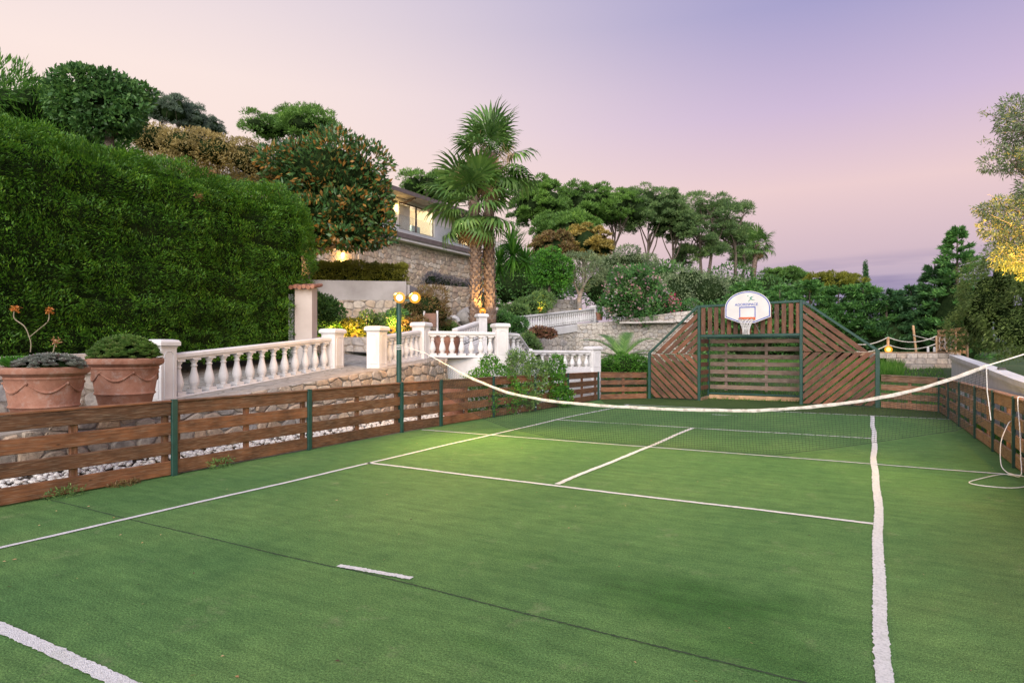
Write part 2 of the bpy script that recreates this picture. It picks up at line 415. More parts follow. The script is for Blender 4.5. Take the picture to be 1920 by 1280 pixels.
# turf of the court
def sheet(name, poly, z, mat, kind='structure'):
    mb = MB(); mb.add([(x, y, z) for x, y in poly], [tuple(range(len(poly)))])
    o = mb.build(name, mat, None, (0, 0, 0)); return tag(o, kind=kind)
def turf_mat(name, c1, c2, c3, stains=()):
    m, n, l, bs = new_mat(name)
    big = tex(n, l, .55, 4, 'World', sc=(1, .6, 1)); mid = tex(n, l, 6.0, 5, 'World'); fine = tex(n, l, 150, 2, 'World', sc=(1, .55, 1))
    c = ramp(n, l, big.outputs['Fac'], [(.3, tuple(q * .9 for q in c1)), (.5, c2), (.7, tuple(q * 1.06 for q in c3))])
    c = mixc_(n, l, 1.0, c, ramp(n, l, mid.outputs['Fac'], [(.3, (.84, .86, .86)), (.7, (1.14, 1.12, 1.08))]), 'MULTIPLY')
    c = mixc_(n, l, 1.0, c, ramp(n, l, fine.outputs['Fac'], [(.28, (.35, .42, .36)), (.5, (1, 1, 1)), (.72, (1.6, 1.5, 1.5))]), 'MULTIPLY')
    sp = tex(n, l, 55, 3, 'World', rough=.8); c = mixc_(n, l, 1.0, c, ramp(n, l, sp.outputs['Fac'], [(.33, (.62, .66, .62)), (.5, (1, 1, 1)), (.66, (1.36, 1.3, 1.25))]), 'MULTIPLY')
    br = tex(n, l, 3.0, 7, 'World', sc=(.5, 3.2, 1), rough=.7); c = mixc_(n, l, 1.0, c, ramp(n, l, br.outputs['Fac'], [(.32, (.78, .82, .78)), (.68, (1.2, 1.17, 1.14))]), 'MULTIPLY')
    # worn sandy flecks
    wf = tex(n, l, 2.3, 8, 'World', rough=.75)
    c = mixc_(n, l, ramp(n, l, wf.outputs['Fac'], [(.58, (0, 0, 0)), (.78, (.5, .5, .5))]), c, (.30, .31, .17))
    for (sx, sy, rx, ry, amt, colr) in stains:
        g = n.new('ShaderNodeNewGeometry'); mp_ = n.new('ShaderNodeMapping'); mp_.vector_type = 'TEXTURE'
        mp_.inputs['Location'].default_value = (sx, sy, 0); mp_.inputs['Scale'].default_value = (rx, ry, 1)
        l.new(g.outputs['Position'], mp_.inputs[0])
        wob = tex(n, l, 1.6, 5, 'World'); ad = n.new('ShaderNodeVectorMath'); ad.operation = 'ADD'
        sb = n.new('ShaderNodeVectorMath'); sb.operation = 'MULTIPLY_ADD'; sb.inputs[1].default_value = (1.6, 1.6, 0); sb.inputs[2].default_value = (-.8, -.8, 0)
        l.new(wob.outputs['Color'], sb.inputs[0]); l.new(mp_.outputs[0], ad.inputs[0]); l.new(sb.outputs[0], ad.inputs[1])
        ln = n.new('ShaderNodeVectorMath'); ln.operation = 'LENGTH'; l.new(ad.outputs[0], ln.inputs[0])
        fac = ramp(n, l, ln.outputs['Value'], [(.25, (amt, amt, amt)), (1.0, (0, 0, 0))])
        c = mixc_(n, l, fac, c, mixc_(n, l, 1.0, c, colr, 'MULTIPLY'))
    l.new(c, bs.inputs['Base Color']); bs.inputs['Roughness'].default_value = .9; bs.inputs['Specular IOR Level'].default_value = .2
    b = bump(n, l, bs, fine.outputs['Fac'], .9, .012)
    return m
M_turf = turf_mat('artificial_turf', (.068, .166, .052), (.086, .184, .056), (.108, .20, .062),
                  [(-.9, 4.35, 1.1, .6, .95, (.42, .62, .44)), (-.55, 3.75, .7, .35, .7, (.5, .68, .5)), (-1.9, 3.1, .3, .12, .55, (.6, .75, .6)),
                   (-2.5, 4.6, .5, .2, .4, (.66, .8, .66)), (1.05, 5.6, .95, 3.0, .6, (1.15, .86, .9)), (1.2, 8.4, .6, 1.6, .35, (1.2, .9, .9))])
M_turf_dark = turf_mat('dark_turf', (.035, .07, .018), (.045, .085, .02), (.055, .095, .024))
sheet('court_turf', [(-8.17, -6), (1.95, -6), (1.95, 20.05), (.25, 20.9), (-6.3, 20.9), (-7.75, 19.3), (-8.17, 13)], 0, M_turf)
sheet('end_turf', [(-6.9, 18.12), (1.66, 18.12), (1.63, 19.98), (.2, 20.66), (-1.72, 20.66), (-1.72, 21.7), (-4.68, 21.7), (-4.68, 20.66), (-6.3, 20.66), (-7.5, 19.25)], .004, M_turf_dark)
sheet('soil_edge', [(-8.3, -6), (-8.12, -6), (-8.1, 12.4), (-7.62, 19.1), (-7.8, 19.2), (-8.26, 12.4)], .003, plain('dusty_edge', (.16, .15, .12), (.27, .25, .21), 9, .95, 60, .5, .01))

# court lines: white tufted turf, ragged edges
M_line, n, l, bs = new_mat('white_turf')
t = tex(n, l, 70, 4, 'World'); t3 = tex(n, l, 5.0, 8, 'World', rough=.8); t2 = tex(n, l, 160, 3, 'World')
c = ramp(n, l, t.outputs['Fac'], [(.28, (.54, .54, .53)), (.5, (.78, .78, .77)), (.7, (.86, .85, .84))])
c = mixc_(n, l, ramp(n, l, t3.outputs['Fac'], [(.54, (0, 0, 0)), (.8, (.7, .7, .7))]), c, (.33, .37, .26))
l.new(c, bs.inputs['Base Color']); bs.inputs['Roughness'].default_value = .95; bump(n, l, bs, t2.outputs['Fac'], 1.0, .02)
def court_line(name, p0, p1, w, bend=0.0, z=.0075, step=.035, ragged=.006):
    p0, p1 = np.array(p0, float), np.array(p1, float); L = np.linalg.norm(p1 - p0); d = (p1 - p0) / L; s = np.array([-d[1], d[0]])
    k = max(4, int(L / step)); tt = np.linspace(0, 1, k)
    wv = bend * np.sin(tt * math.pi) + .012 * np.sin(tt * L * 1.1 + 1) + .006 * np.sin(tt * L * 2.7)
    a = w / 2 + rng.normal(0, ragged, k); b = w / 2 + rng.normal(0, ragged, k)
    P = p0 + tt[:, None] * (p1 - p0) + wv[:, None] * s
    V = np.concatenate([np.c_[P + s * a[:, None], np.full(k, z)], np.c_[P - s * b[:, None], np.full(k, z)]])
    i = np.arange(k - 1); Fc = np.stack([i + k, i + k + 1, i + 1, i], -1)
    return tag(link(name, mesh_np(name, V, Fc, M_line)), kind='structure')
court_line('court_sideline', (-6.42, -3), (-6.36, 14.0), .06, ragged=.003, step=.1); court_line('court_sideline', (-6.36, 14.0), (-6.15, 18.05), .06, ragged=.003, step=.1)
court_line('court_sideline', (.07, -1), (.07, 18.05), .082, ragged=.0035, step=.022)
court_line('court_service_line', (-6.42, 7.17), (.03, 7.06), .065, ragged=.003)
court_line('court_net_line', (-8.0, 10.57), (1.75, 10.68), .05, z=.0085, ragged=.003, step=.06)
court_line('court_service_line', (-6.36, 13.55), (.03, 13.62), .06, ragged=.003, step=.06)
court_line('court_centre_line', (-3.36, 7.2), (-3.22, 13.55), .075, ragged=.004, step=.06)
court_line('court_base_line', (-6.3, 18.06), (1.66, 18.08), .055, z=.010, ragged=.003, step=.1)
court_line('court_base_line', (-7.0, 1.9), (.05, 1.88), .085, ragged=.0035, step=.02)
court_line('centre_mark', (-3.6, 3.69), (-2.93, 3.735), .055, ragged=.004, step=.015)
court_line('centre_mark', (-3.45, 16.5), (-2.84, 16.48), .05)
M_seam = plain('turf_seam', (.012, .03, .012), (.03, .06, .024), 40, 1, 80, .5, .01)
def seam(p0, p1, w=.015):
    o = court_line('turf_seam', p0, p1, w, z=.003, step=.012, ragged=.0028); o.data.materials[0] = M_seam
seam((-8.1, 3.72), (-3.6, 3.672)); seam((-3.6, 3.672), (.03, 3.56))
# litter on the turf: tiny leaves and twigs
Vs, Fs = [], []
for k in range(110):
    x, y = random.uniform(-7.5, 1.6), 2 + random.random() ** 1.5 * 12
    a = random.uniform(0, 6.28); L_ = random.uniform(.007, .02); w_ = L_ * random.uniform(.15, .4)
    dx, dy = math.cos(a), math.sin(a); b0 = len(Vs)
    Vs += [(x - dx * L_, y - dy * L_, .007), (x - dy * w_, y + dx * w_, .014), (x + dx * L_, y + dy * L_, .010), (x + dy * w_, y - dx * w_, .008)]
    Fs.append((b0, b0 + 1, b0 + 2, b0 + 3))
M_litter = leaf('dry_leaf', (.22, .11, .05), (.34, .25, .14), (.05, .03, .02), .1)
tag(link('fallen_leaves', mesh_np('fallen_leaves', Vs, Fs, M_litter)), 'tiny dry leaves and twigs scattered over the green court turf', 'leaves', kind='stuff')

# ------------------------------------------------------------------ stone walls
def stone_polys(L, H, cw, ch, top=None, jit=.38, gap=.014, seed=1):
    rr = random.Random(seed); rows = max(1, round(H / ch)); seeds = []
    for j in range(-1, rows + 1):
        off = rr.random() * cw; nn = int(L / cw) + 2
        for i in range(-1, nn):
            seeds.append((i * cw + off + rr.uniform(-jit, jit) * cw, (j + .5) * H / rows + rr.uniform(-jit, jit) * ch * .8, ))
    out = []; ax = ch / cw
    grid = {}
    for p in seeds: grid.setdefault((int(p[0] // cw), int(p[1] // ch)), []).append(p)
    for p in seeds:
        poly = [(p[0] - cw * 1.6, p[1] - ch * 1.6), (p[0] + cw * 1.6, p[1] - ch * 1.6), (p[0] + cw * 1.6, p[1] + ch * 1.6), (p[0] - cw * 1.6, p[1] + ch * 1.6)]
        gi, gj = int(p[0] // cw), int(p[1] // ch)
        for a in range(-2, 3):
            for b in range(-2, 3):
                for q in grid.get((gi + a, gj + b), ()):
                    if q is p: continue
                    dx, dy = (q[0] - p[0]) * ax, (q[1] - p[1])          # anisotropic metric: stones lie flat
                    mx, my = (p[0] + q[0]) / 2, (p[1] + q[1]) / 2
                    A, B = dx * ax, dy; poly = clip(poly, A, B, A * mx + B * my)
                    if len(poly) < 3: break
                if len(poly) < 3: break
            if len(poly) < 3: break
        if len(poly) < 3: continue
        poly = clip(poly, -1, 0, 0); poly = clip(poly, 1, 0, L) if poly else poly
        poly = clip(poly, 0, -1, 0) if poly else poly
        if poly:
            if top: poly = clip(poly, -top[1], 1, top[0])               # t <= top0 + top1*s
            else: poly = clip(poly, 0, 1, H)
        if len(poly) < 3 or parea(poly) < cw * ch * .12: continue
        cx = sum(q[0] for q in poly) / len(poly); cy = sum(q[1] for q in poly) / len(poly)
        ins = []
        for q in poly:
            d = math.hypot(q[0] - cx, q[1] - cy); k = max(0, 1 - gap / max(d, 1e-6)); ins.append((cx + (q[0] - cx) * k, cy + (q[1] - cy) * k))
        out.append(ins)
    return out
def round_poly(p, k=.22):
    o = []
    for i in range(len(p)):
        a, b, c_ = p[i - 1], p[i], p[(i + 1) % len(p)]
        o.append((b[0] + (a[0] - b[0]) * k, b[1] + (a[1] - b[1]) * k)); o.append((b[0] + (c_[0] - b[0]) * k, b[1] + (c_[1] - b[1]) * k))
    return o
def stone_into(mb, poly, fr, proud, rr):
    p = round_poly(poly); n_ = len(p); cx = sum(q[0] for q in p) / n_; cy = sum(q[1] for q in p) / n_
    pr = proud * rr.uniform(.55, 1.35); tx, ty = rr.uniform(-.12, .12), rr.uniform(-.12, .12)
    S = lambda q, k: (cx + (q[0] - cx) * k, cy + (q[1] - cy) * k)
    vs = [fr(*q, -.01) for q in p]
    vs += [fr(*S(q, .97), pr * .65) for q in p]
    for q in p:
        a, b = S(q, .80); vs.append(fr(a, b, pr + (a - cx) * tx + (b - cy) * ty + rr.uniform(-.12, .12) * proud))
    vs.append(fr(cx, cy, pr * 1.08)); fs = []
    for r_ in range(2):
        for i in range(n_): fs.append((r_ * n_ + i, r_ * n_ + (i + 1) % n_, (r_ + 1) * n_ + (i + 1) % n_, (r_ + 1) * n_ + i))
    for i in range(n_): fs.append((2 * n_ + i, 2 * n_ + (i + 1) % n_, 3 * n_))
    mb.add(vs, fs)
def stone_wall(name, label, A, B, H, cw, ch, mat, thick=.35, top=None, zbase=None, seed=1, single=True, proud=.03, most=300, flip=False, group=None, path=None, near=None):
    """wall from A to B (3D, A.z the foot); its face looks to the right-hand side of A->B unless flip; path: list of points for a bent wall"""
    pts = [Vector(p) for p in (path or [A, B])]
    seg = [0]
    for a, b in zip(pts, pts[1:]): seg.append(seg[-1] + ((b - a).xy).length)
    L = seg[-1]
    sg = -1 if flip else 1
    def fr(s, t, d):
        i = 0
        while i < len(seg) - 2 and s > seg[i + 1]: i += 1
        a, b = pts[i], pts[i + 1]; k = (s - seg[i]) / max(seg[i + 1] - seg[i], 1e-6); p = a.lerp(b, k)
        dr = (b - a).xy.normalized(); nr = Vector((dr.y, -dr.x)) * sg
        return Vector((p.x + nr.x * d, p.y + nr.y * d, p.z + t))
    root = thing(name, label, 'wall', fr(L / 2, 0, 0), group)
    mb = MB()
    ss = sorted(set([0, L] + seg + [L * k / 8 for k in range(9)])); tp = top or (H, 0)
    vs = []
    for s in ss:
        for d in (0, -thick):
            for t in (-.3, tp[0] + tp[1] * s - .004): vs.append(fr(s, t, d))
    fs = []
    for i in range(len(ss) - 1):
        a, b = i * 4, i * 4 + 4
        fs += [(a, b, b + 1, a + 1), (a + 2, a + 3, b + 3, b + 2), (a + 1, b + 1, b + 3, a + 3)]
    e = (len(ss) - 1) * 4; fs += [(0, 1, 3, 2), (e, e + 2, e + 3, e + 1)]
    mb.add(vs, fs).build('mortar_core', M_mortar, root)
    rr = random.Random(seed); polys = stone_polys(L, max(H, tp[0] + max(0, tp[1] * L)), cw, ch, tp, seed=seed, gap=min(.014, cw * .05))
    if near: polys.sort(key=lambda p: near(p))
    else: polys.sort(key=lambda p: -parea(p))
    rest = MB()
    for i, p in enumerate(polys):
        if single and i < most: mb = MB(); stone_into(mb, p, fr, proud, rr); mb.build('stone', mat, root)
        else: stone_into(rest, p, fr, proud, rr)
    if rest.v: o = rest.build('small_stones', mat, root); o['kind'] = 'stuff'
    return root, fr, L
# retaining wall beside the court, its top climbing with the ramp
stone_wall('retaining_wall', 'low rubble retaining wall of tan stones behind the long slatted fence', None, None, 1.4, .30, .21, M_stone_near, .4,
           top=(ramp_z(.5) , .084), seed=3, proud=.04, path=[(-9.3, .5, 0), (-9.3, 13.35, 0)], flip=False)
# grey parapet behind the two big pots
pw, _, _ = stone_wall('parapet_wall', 'grey stone parapet with pale rendered top behind the two big terracotta pots', None, None, 1.0, .42, .24, M_stone_grey, .3,
           seed=5, proud=.02, path=[(-10.35, 1.2, .55), (-10.3, 6.1, .80)], top=(.62, -.02))
mb = MB(); mb.beam((-10.47, 1.2, 1.30), (-10.42, 6.1, 1.47), .34, .30, (0, 0, 1)); mb.build('rendered_top', plain('cream_render', (.42, .36, .30), (.55, .49, .43), 2, .9, 50, .2, .005), pw)

# paving of the ledge / ramp
M_paving, n, l, bs = new_mat('stone_paving')
v = tex(n, l, 3.2, 2, 'World', kind='DISTANCE_TO_EDGE'); t = tex(n, l, 8, 6, 'World')
c = ramp(n, l, t.outputs['Fac'], [(.3, (.20, .19, .175)), (.7, (.36, .34, .31))])
c = mixc_(n, l, ramp(n, l, v.outputs['Distance'], [(.01, (1, 1, 1)), (.05, (0, 0, 0))]), c, (.16, .145, .12))
l.new(c, bs.inputs['Base Color']); bs.inputs['Roughness'].default_value = .9
bump(n, l, bs, v.outputs['Distance'], .5, .03)
mb = MB(); ys = [-4, .5, 4, 8, 12, 13.35]
vs = [(x, y, max(.2, ramp_z(y)) + (.0 if x > -12 else .25) - .006) for y in ys for x in (-9.32, -11.6, -14.5)]
fs = [(i * 3 + k, i * 3 + k + 3, i * 3 + k + 4, i * 3 + k + 1) for i in range(len(ys) - 1) for k in range(2)]
mb.add(vs, fs)
mb.add([(-9.32, 13.35, 1.413), (-8.86, 15.0, 1.413), (-9.2, 17.4, 1.413), (-12.5, 18.5, 1.6), (-14.5, 13.35, 1.66)], [(0, 1, 2, 3, 4)])
tag(mb.build('paved_ramp', M_paving, None, (0, 0, 0)), kind='structure')
# pebbles between fence and retaining wall
vb, fb = [], []
ico = bmesh.new(); bmesh.ops.create_icosphere(ico, subdivisions=1, radius=1.0)
iv = np.array([v.co[:] for v in ico.verts]); ifc = np.array([[v.index for v in f.verts] for f in ico.faces]); ico.free()
N = 3400; px = rng.uniform(-9.28, -8.24, N); py = .5 + 13 * rng.random(N); ps = rng.uniform(.018, .05, N)
sc3 = np.stack([ps * rng.uniform(.8, 1.3, N), ps * rng.uniform(.8, 1.3, N), ps * rng.uniform(.5, .9, N)], -1)
pz = .0 + .03 * rng.random(N) + .10 * np.clip((-8.55 - px) / .7, 0, 1)
V = iv[None] * sc3[:, None] * (1 + rng.normal(0, .12, (N, len(iv), 1))) + np.stack([px, py, pz], -1)[:, None]
Fp = ifc[None] + (np.arange(N) * len(iv))[:, None, None]
tag(link('white_pebbles', mesh_np('white_pebbles', V.reshape(-1, 3), Fp.reshape(-1, 3), M_pebble, True)), 'white pebbles filling the strip between the slatted fence and the rubble wall', 'pebbles', kind='stuff')
sheet('pebble_bed', [(-9.4, -3), (-8.2, -3), (-8.2, 13.5), (-9.4, 13.5)], -.03, M_soil)
# ------------------------------------------------------------------ slatted fences
def fence_run(root, P0, P1, h0, h1, inner, wmat, cap=True, battens=2, zs=((.02, .20), (.285, .45), (.535, .70), (.785, .95)), thick=.035, bats_behind=True, post_front=None):
    """one panel: four boards from P0 to P1, a cap, battens behind; inner = unit vector pointing to the court"""
    P0, P1, inner = Vector((*P0, 0)), Vector((*P1, 0)), Vector((*inner, 0)).normalized()
    d = (P1 - P0).normalized(); g = d * .008
    for a, b in zs:
        ja, jb = random.uniform(-.006, .006), random.uniform(-.006, .006); jo = inner * random.uniform(-.004, .004)
        z0 = (a + b) / 2 * h0 / .98 + ja; z1 = (a + b) / 2 * h1 / .98 + jb
        plank('board', P0 + g + jo + Vector((0, 0, z0)), P1 - g + jo + Vector((0, 0, z1)), (b - a) * (h0 + h1) / 1.96, thick, wmat, root)
    if cap:
        o = -inner * .02
        plank('cap_board', P0 + g + o + Vector((0, 0, .966 * h0 / .98)), P1 - g + o + Vector((0, 0, .966 * h1 / .98)), .028, .11, wmat, root)
    for k in range(battens):
        f_ = (k + .5) / battens if battens > 1 else .5
        if battens == 3: f_ = (.035, .5, .965)[k]
        p = P0.lerp(P1, f_) - inner * .045; hh = (h0 + (h1 - h0) * f_)
        plank('batten', p + Vector((0, 0, .05)), p + Vector((0, 0, .93 * hh / .98)), .085, .045, wmat, root, up=d)
def steel_post(root, P, inner, h, w=.07, front=True):
    inner = Vector((*inner, 0)).normalized(); p = Vector((*P, 0)) + inner * (.03 if front else -.09)
    plank('post', p + Vector((0, 0, 0)), p + Vector((0, 0, h)), w, .045, M_green_metal, root, up=Vector((-inner.y, inner.x, 0)), bev=.004)

LP = [(-8.07, -2.0), (-8.06, .45), (-8.05, 2.85), (-8.05, 5.24), (-8.1, 7.63), (-8.14, 10.07), (-8.06, 11.3), (-7.95, 13.32), (-7.78, 15.2), (-7.66, 17.06), (-7.57, 19.2)]
LH = [1.0, 1.0, 1.0, .995, .99, .99, .985, .975, .955, .93, .90]
root = thing('slatted_fence', 'long brown slatted fence with green posts in front of the rubble retaining wall', 'fence', (-8.06, 5.24, 0), 'brown slatted fences round the court')
for i in range(1, len(LP) - 1):
    fence_run(root, LP[i], LP[i + 1], LH[i], LH[i + 1], (1, 0), M_wood, battens=3 if i != 5 else 1)
for p, h in zip(LP[1:], LH[1:]): steel_post(root, p, (1, -.05), h + .012, .075 if p[1] < 12 else .06)
root = thing('slatted_fence', 'short brown slatted fence section between the white end pillar and the goal wall', 'fence', (-6.95, 19.9, 0), 'brown slatted fences round the court')
fence_run(root, (-7.5, 19.27), (-6.38, 20.53), .89, .86, (.7, -.7), M_wood, battens=1)
root = thing('slatted_fence', 'short pale brown slatted fence section in front of the stone garden steps', 'fence', (.9, 20.4, 0), 'brown slatted fences round the court')
fence_run(root, (.28, 20.55), (1.58, 19.97), .93, .9, (-.4, -.9), M_wood_lit, battens=1)
RP = [(1.6, 19.94), (1.66, 18.3), (1.70, 16.6), (1.74, 14.6), (1.78, 12.9), (1.80, 11.3), (1.82, 9.4), (1.84, 7.2), (1.85, 5.0)]
RH = [.9, .92, .95, .97, .99, 1.0, 1.0, 1.0, 1.0]
root = thing('slatted_fence', 'brown slatted fence beside the white garden parapet, with looped white cord', 'fence', (1.75, 14.6, 0), 'brown slatted fences round the court')
for i in range(len(RP) - 1):
    fence_run(root, RP[i], RP[i + 1], RH[i], RH[i + 1], (-1, 0), M_wood_lit, battens=1)
for p, h in zip(RP, RH):
    steel_post(root, p, (-1, 0), h - .02, .07, front=False); steel_post(root, p, (-1, 0), h + .01, .03)

# ------------------------------------------------------------------ goal wall
YG = 20.6
gw = thing('goal_wall', 'brown slatted goal wall with green steel frame and sloping wings', 'goal', (-3.2, YG, 0))
XL, X1, X2, XR = -6.3, -4.7, -1.75, .2
def gpost(x, y, z0, z1, w=.085): plank('frame_post', (x, y, z0), (x, y, z1), w, w, M_green_metal, gw, up=(0, 1, 0), bev=.006)
gpost(XL, YG, 0, 1.52); gpost(X1, YG, 0, 3.0); gpost(X2, YG, 0, 3.08); gpost(XR, YG, 0, 1.62, .11)
gpost(X1 + .07, YG + 1.0, 0, 2.02, .06); gpost(X2 - .02, YG + 1.0, 0, 2.02, .06)
def gbar(a, b, w=.07, h=.07): plank('frame_rail', a, b, h, w, M_green_metal, gw, bev=.006)
gbar((XL, YG, 1.5), (X1 - .045, YG, 2.97)); gbar((X2 + .045, YG, 3.04), (XR, YG, 1.6))
gbar((X1 + .044, YG, 2.97), (X2 - .044, YG, 3.04)); gbar((X1 + .044, YG, 2.04), (X2 - .044, YG, 2.06), .09, .08)
gbar((X1 + .10, YG + 1.0, .18), (X2 - .05, YG + 1.0, .18), .05, .05); gbar((X1 + .10, YG + 1.0, 2.0), (X2 - .05, YG + 1.0, 2.0), .05, .05)
gbar((X1 + .03, YG + .05, .06), (X1 + .07, YG + .96, .06), .04, .04)
def gfr(x, y, d): return Vector((x, YG + d, y))
def slats(region, ang, pitch, w, mat=M_wood_goal, d0=-.012, d1=.022):
    """parallel slats at angle ang clipped to a convex region (x,z)"""
    ca, sa = math.cos(ang), math.sin(ang)
    ts = [-sa * x + ca * z for x, z in region]
    k = math.floor(min(ts) / pitch)
    while k * pitch < max(ts):
        a = k * pitch; p = clip(list(region), sa, -ca, -a); p = clip(p, -sa, ca, a + w) if len(p) > 2 else p
        if len(p) > 2 and parea(p) > .006:
            cx = sum(q[0] for q in p) / len(p); cz = sum(q[1] for q in p) / len(p)
            # board drawn in its own axes so the grain follows it
            loc = [((x - cx) * ca + (z - cz) * sa, -(x - cx) * sa + (z - cz) * ca) for x, z in p]
            m_ = len(loc); dd = random.uniform(-.004, .004)
            vs = [(x, d0 + dd, z) for x, z in loc] + [(x, d1 + dd, z) for x, z in loc]
            fs = [tuple(range(m_))[::-1], tuple(range(m_, 2 * m_))] + [(i, (i + 1) % m_, m_ + (i + 1) % m_, m_ + i) for i in range(m_)]
            me = bpy.data.meshes.new('slat'); me.from_pydata(vs, [], fs); me.materials.append(mat)
            link('slat', me, gw, (cx, YG, cz), (0, -ang, 0))
        k += 1
pt, wd = .178, .128
slats([(XL + .05, .05), (X1 - .05, .05), (X1 - .05, 1.46), (XL + .05, 1.46)], R(-45), pt, wd)
slats([(XL + .10, 1.48), (X1 - .05, 1.48), (X1 - .05, 2.86)], math.atan2(1.38, 1.45), pt, wd)
slats([(X2 + .05, .05), (XR - .06, .05), (XR - .06, 1.54), (X2 + .05, 1.54)], R(42), pt, wd)
slats([(X2 + .05, 1.56), (XR - .12, 1.56), (X2 + .05, 2.93)], -math.atan2(1.37, 1.68), pt, wd)
for k in range(15):
    x = X1 + .13 + k * .1955 + random.uniform(-.006, .006)
    plank('slat', (x, YG + .01, 2.085), (x, YG + .01, 2.925 + .07 * (x - X1) / 3), .128, .03, M_wood_goal, gw, up=(1, 0, 0))
for k in range(7):
    z = 1.88 - k * .248
    plank('back_board', (X1 + .12, YG + 1.03, z), (X2 - .06, YG + 1.03, z + random.uniform(-.01, .01)), .135, .03, M_wood_grey, gw)
    for x in (X1 + .012, X2 - .0):
        plank('side_board', (x, YG + .06, z), (x + (.06 if x < -3 else -.02), YG + .96, z), .135, .03, M_wood_goal, gw)
for x in (X1 + .62, X1 + 1.85): plank('batten', (x, YG + 1.07, .28), (x, YG + 1.07, 1.92), .09, .04, M_wood_grey, gw, up=(1, 0, 0))
plank('ground_beam', (X1 + .1, YG + 1.02, .07), (X2, YG + 1.02, .07), .13, .1, M_wood_new, gw)
plank('ground_beam', (X1 + .02, YG + .05, .05), (X1 + .07, YG + .93, .05), .09, .07, M_wood_new, gw)

# ------------------------------------------------------------------ backboard, ring and net
M_board = plain('white_laminate', (.55, .545, .53), (.62, .615, .60), 3, .35, 20, .02, .002)
M_blue = plain('blue_print', (.012, .05, .34), (.02, .07, .40), 8, .4, 30, 0, 0)
M_logo = plain('green_print', (.0, .22, .13), (.01, .28, .17), 8, .4, 30, 0, 0)
M_orange = plain('orange_paint', (.55, .1, .025), (.62, .13, .03), 8, .4, 30, .1, .002)
M_net = plain('white_nylon', (.7, .69, .68), (.82, .81, .8), 20, .7, 50, .2, .002)
bbY = 20.28; bbX = -3.2
bb = thing('basketball_backboard', 'white fan-shaped basketball backboard with blue border and orange ring', 'backboard', (bbX, bbY, 2.4))
def bb_out(k, n=28):
    hw, zl, zt = .655 - k, 2.86, 3.375 - k
    p = [(-.20, 2.41 + k * 1.05), (.20, 2.41 + k * 1.05), (hw, 2.585 + k * .75), (hw, zl)]
    p += [(hw * math.cos(a) if True else 0, zl + (zt - zl) * math.sin(a)) for a in [math.pi * i / n for i in range(1, n)]]
    return p + [(-hw, zl), (-hw, 2.585 + k * .75)]
def bfr(x, y, d): return Vector((bbX + x, bbY + d, y))
mb = MB(); mb.prism(bb_out(0), bfr, 0, .03); mb.build('board', M_board, bb)
def ring_band(name, outer, inner, mat, par, d):
    mb = MB(); n_ = len(outer)
    vs = [bfr(x, y, d) for x, y in outer] + [bfr(x, y, d) for x, y in inner]
    mb.add(vs, [(i, (i + 1) % n_, n_ + (i + 1) % n_, n_ + i) for i in range(n_)]); return mb.build(name, mat, par)
ring_band('blue_border', bb_out(.022), bb_out(.047), M_blue, bb, -.004)
ring_band('target_square', [(-.23, 2.56), (.23, 2.56), (.23, 2.90), (-.23, 2.90)], [(-.205, 2.56), (.205, 2.56), (.205, 2.872), (-.205, 2.872)], M_blue, bb, -.004)
fc = bpy.data.curves.new('lettering', 'FONT'); fc.body = 'AGORESPACE'; fc.size = .105; fc.align_x = 'CENTER'; fc.offset = .0015; fc.space_character = 1.02
fo = bpy.data.objects.new('lettering_curve', fc)
col.objects.link(fo); dg = bpy.context.evaluated_depsgraph_get(); lm = bpy.data.meshes.new_from_object(fo.evaluated_get(dg)); col.objects.unlink(fo); bpy.data.objects.remove(fo)
lm.materials.clear(); lm.materials.append(M_blue)
link('lettering', lm, bb, (bbX - .03, bbY - .004, 2.935), (R(90), 0, 0))
mb = MB()                                            # small green running figure
J = lambda pts, w: mb.tube([bfr(x + .10, z, -.004) for x, z in pts], w, 5)
mb.sphere(bfr(.015, 3.225, -.004), .017, 8, 6, (1, .2, 1))
J([(.012, 3.20), (-.005, 3.135)], [.017, .012]); J([(-.005, 3.14), (-.035, 3.10), (-.075, 3.055)], [.012, .009, .006]); J([(-.005, 3.14), (.04, 3.105), (.085, 3.105), (.10, 3.09)], [.012, .009, .006, .005])
J([(.01, 3.19), (.05, 3.185), (.07, 3.215)], [.008, .006, .004]); J([(.01, 3.19), (-.03, 3.165), (-.055, 3.185)], [.008, .006, .004])
mb.build('running_figure', M_logo, bb)
mb = MB(); mb.box((bbX, bbY - .02, 2.55), (.46, .03, .075)); mb.beam((bbX - .1, bbY - .02, 2.53), (bbX - .1, bbY - .16, 2.53), .02, .03); mb.beam((bbX + .1, bbY - .02, 2.53), (bbX + .1, bbY - .16, 2.53), .02, .03)
rc = Vector((bbX, bbY - .27, 2.535)); rr_ = .205
mb.tube([rc + Vector((rr_ * math.cos(2 * math.pi * k / 28), rr_ * math.sin(2 * math.pi * k / 28), 0)) for k in range(29)], .011, 6, False)
ringo = mb.build('ring', M_orange, bb)
mb = MB(); prof = [(.205, 0), (.185, -.07), (.155, -.15), (.118, -.25), (.098, -.34), (.095, -.40), (.098, -.47)]
for k in range(12):
    for sg in (-1, 1):
        pts = []
        for i, (r_, z) in enumerate(prof):
            a = 2 * math.pi * (k + sg * min(i, 4) * .5) / 12
            pts.append(rc + Vector((r_ * math.cos(a), r_ * math.sin(a), z)))
        mb.tube(pts, .0065, 4, False)
mb.build('hoop_net', M_net, bb)
mb = MB(); mb.beam((bbX, bbY + .03, 2.7), (bbX, YG - .03, 2.9), .05, .05); mb.beam((bbX - .3, bbY + .03, 3.0), (bbX - .3, YG - .03, 2.97), .05, .05); mb.beam((bbX + .3, bbY + .03, 3.0), (bbX + .3, YG - .03, 3.0), .05, .05)
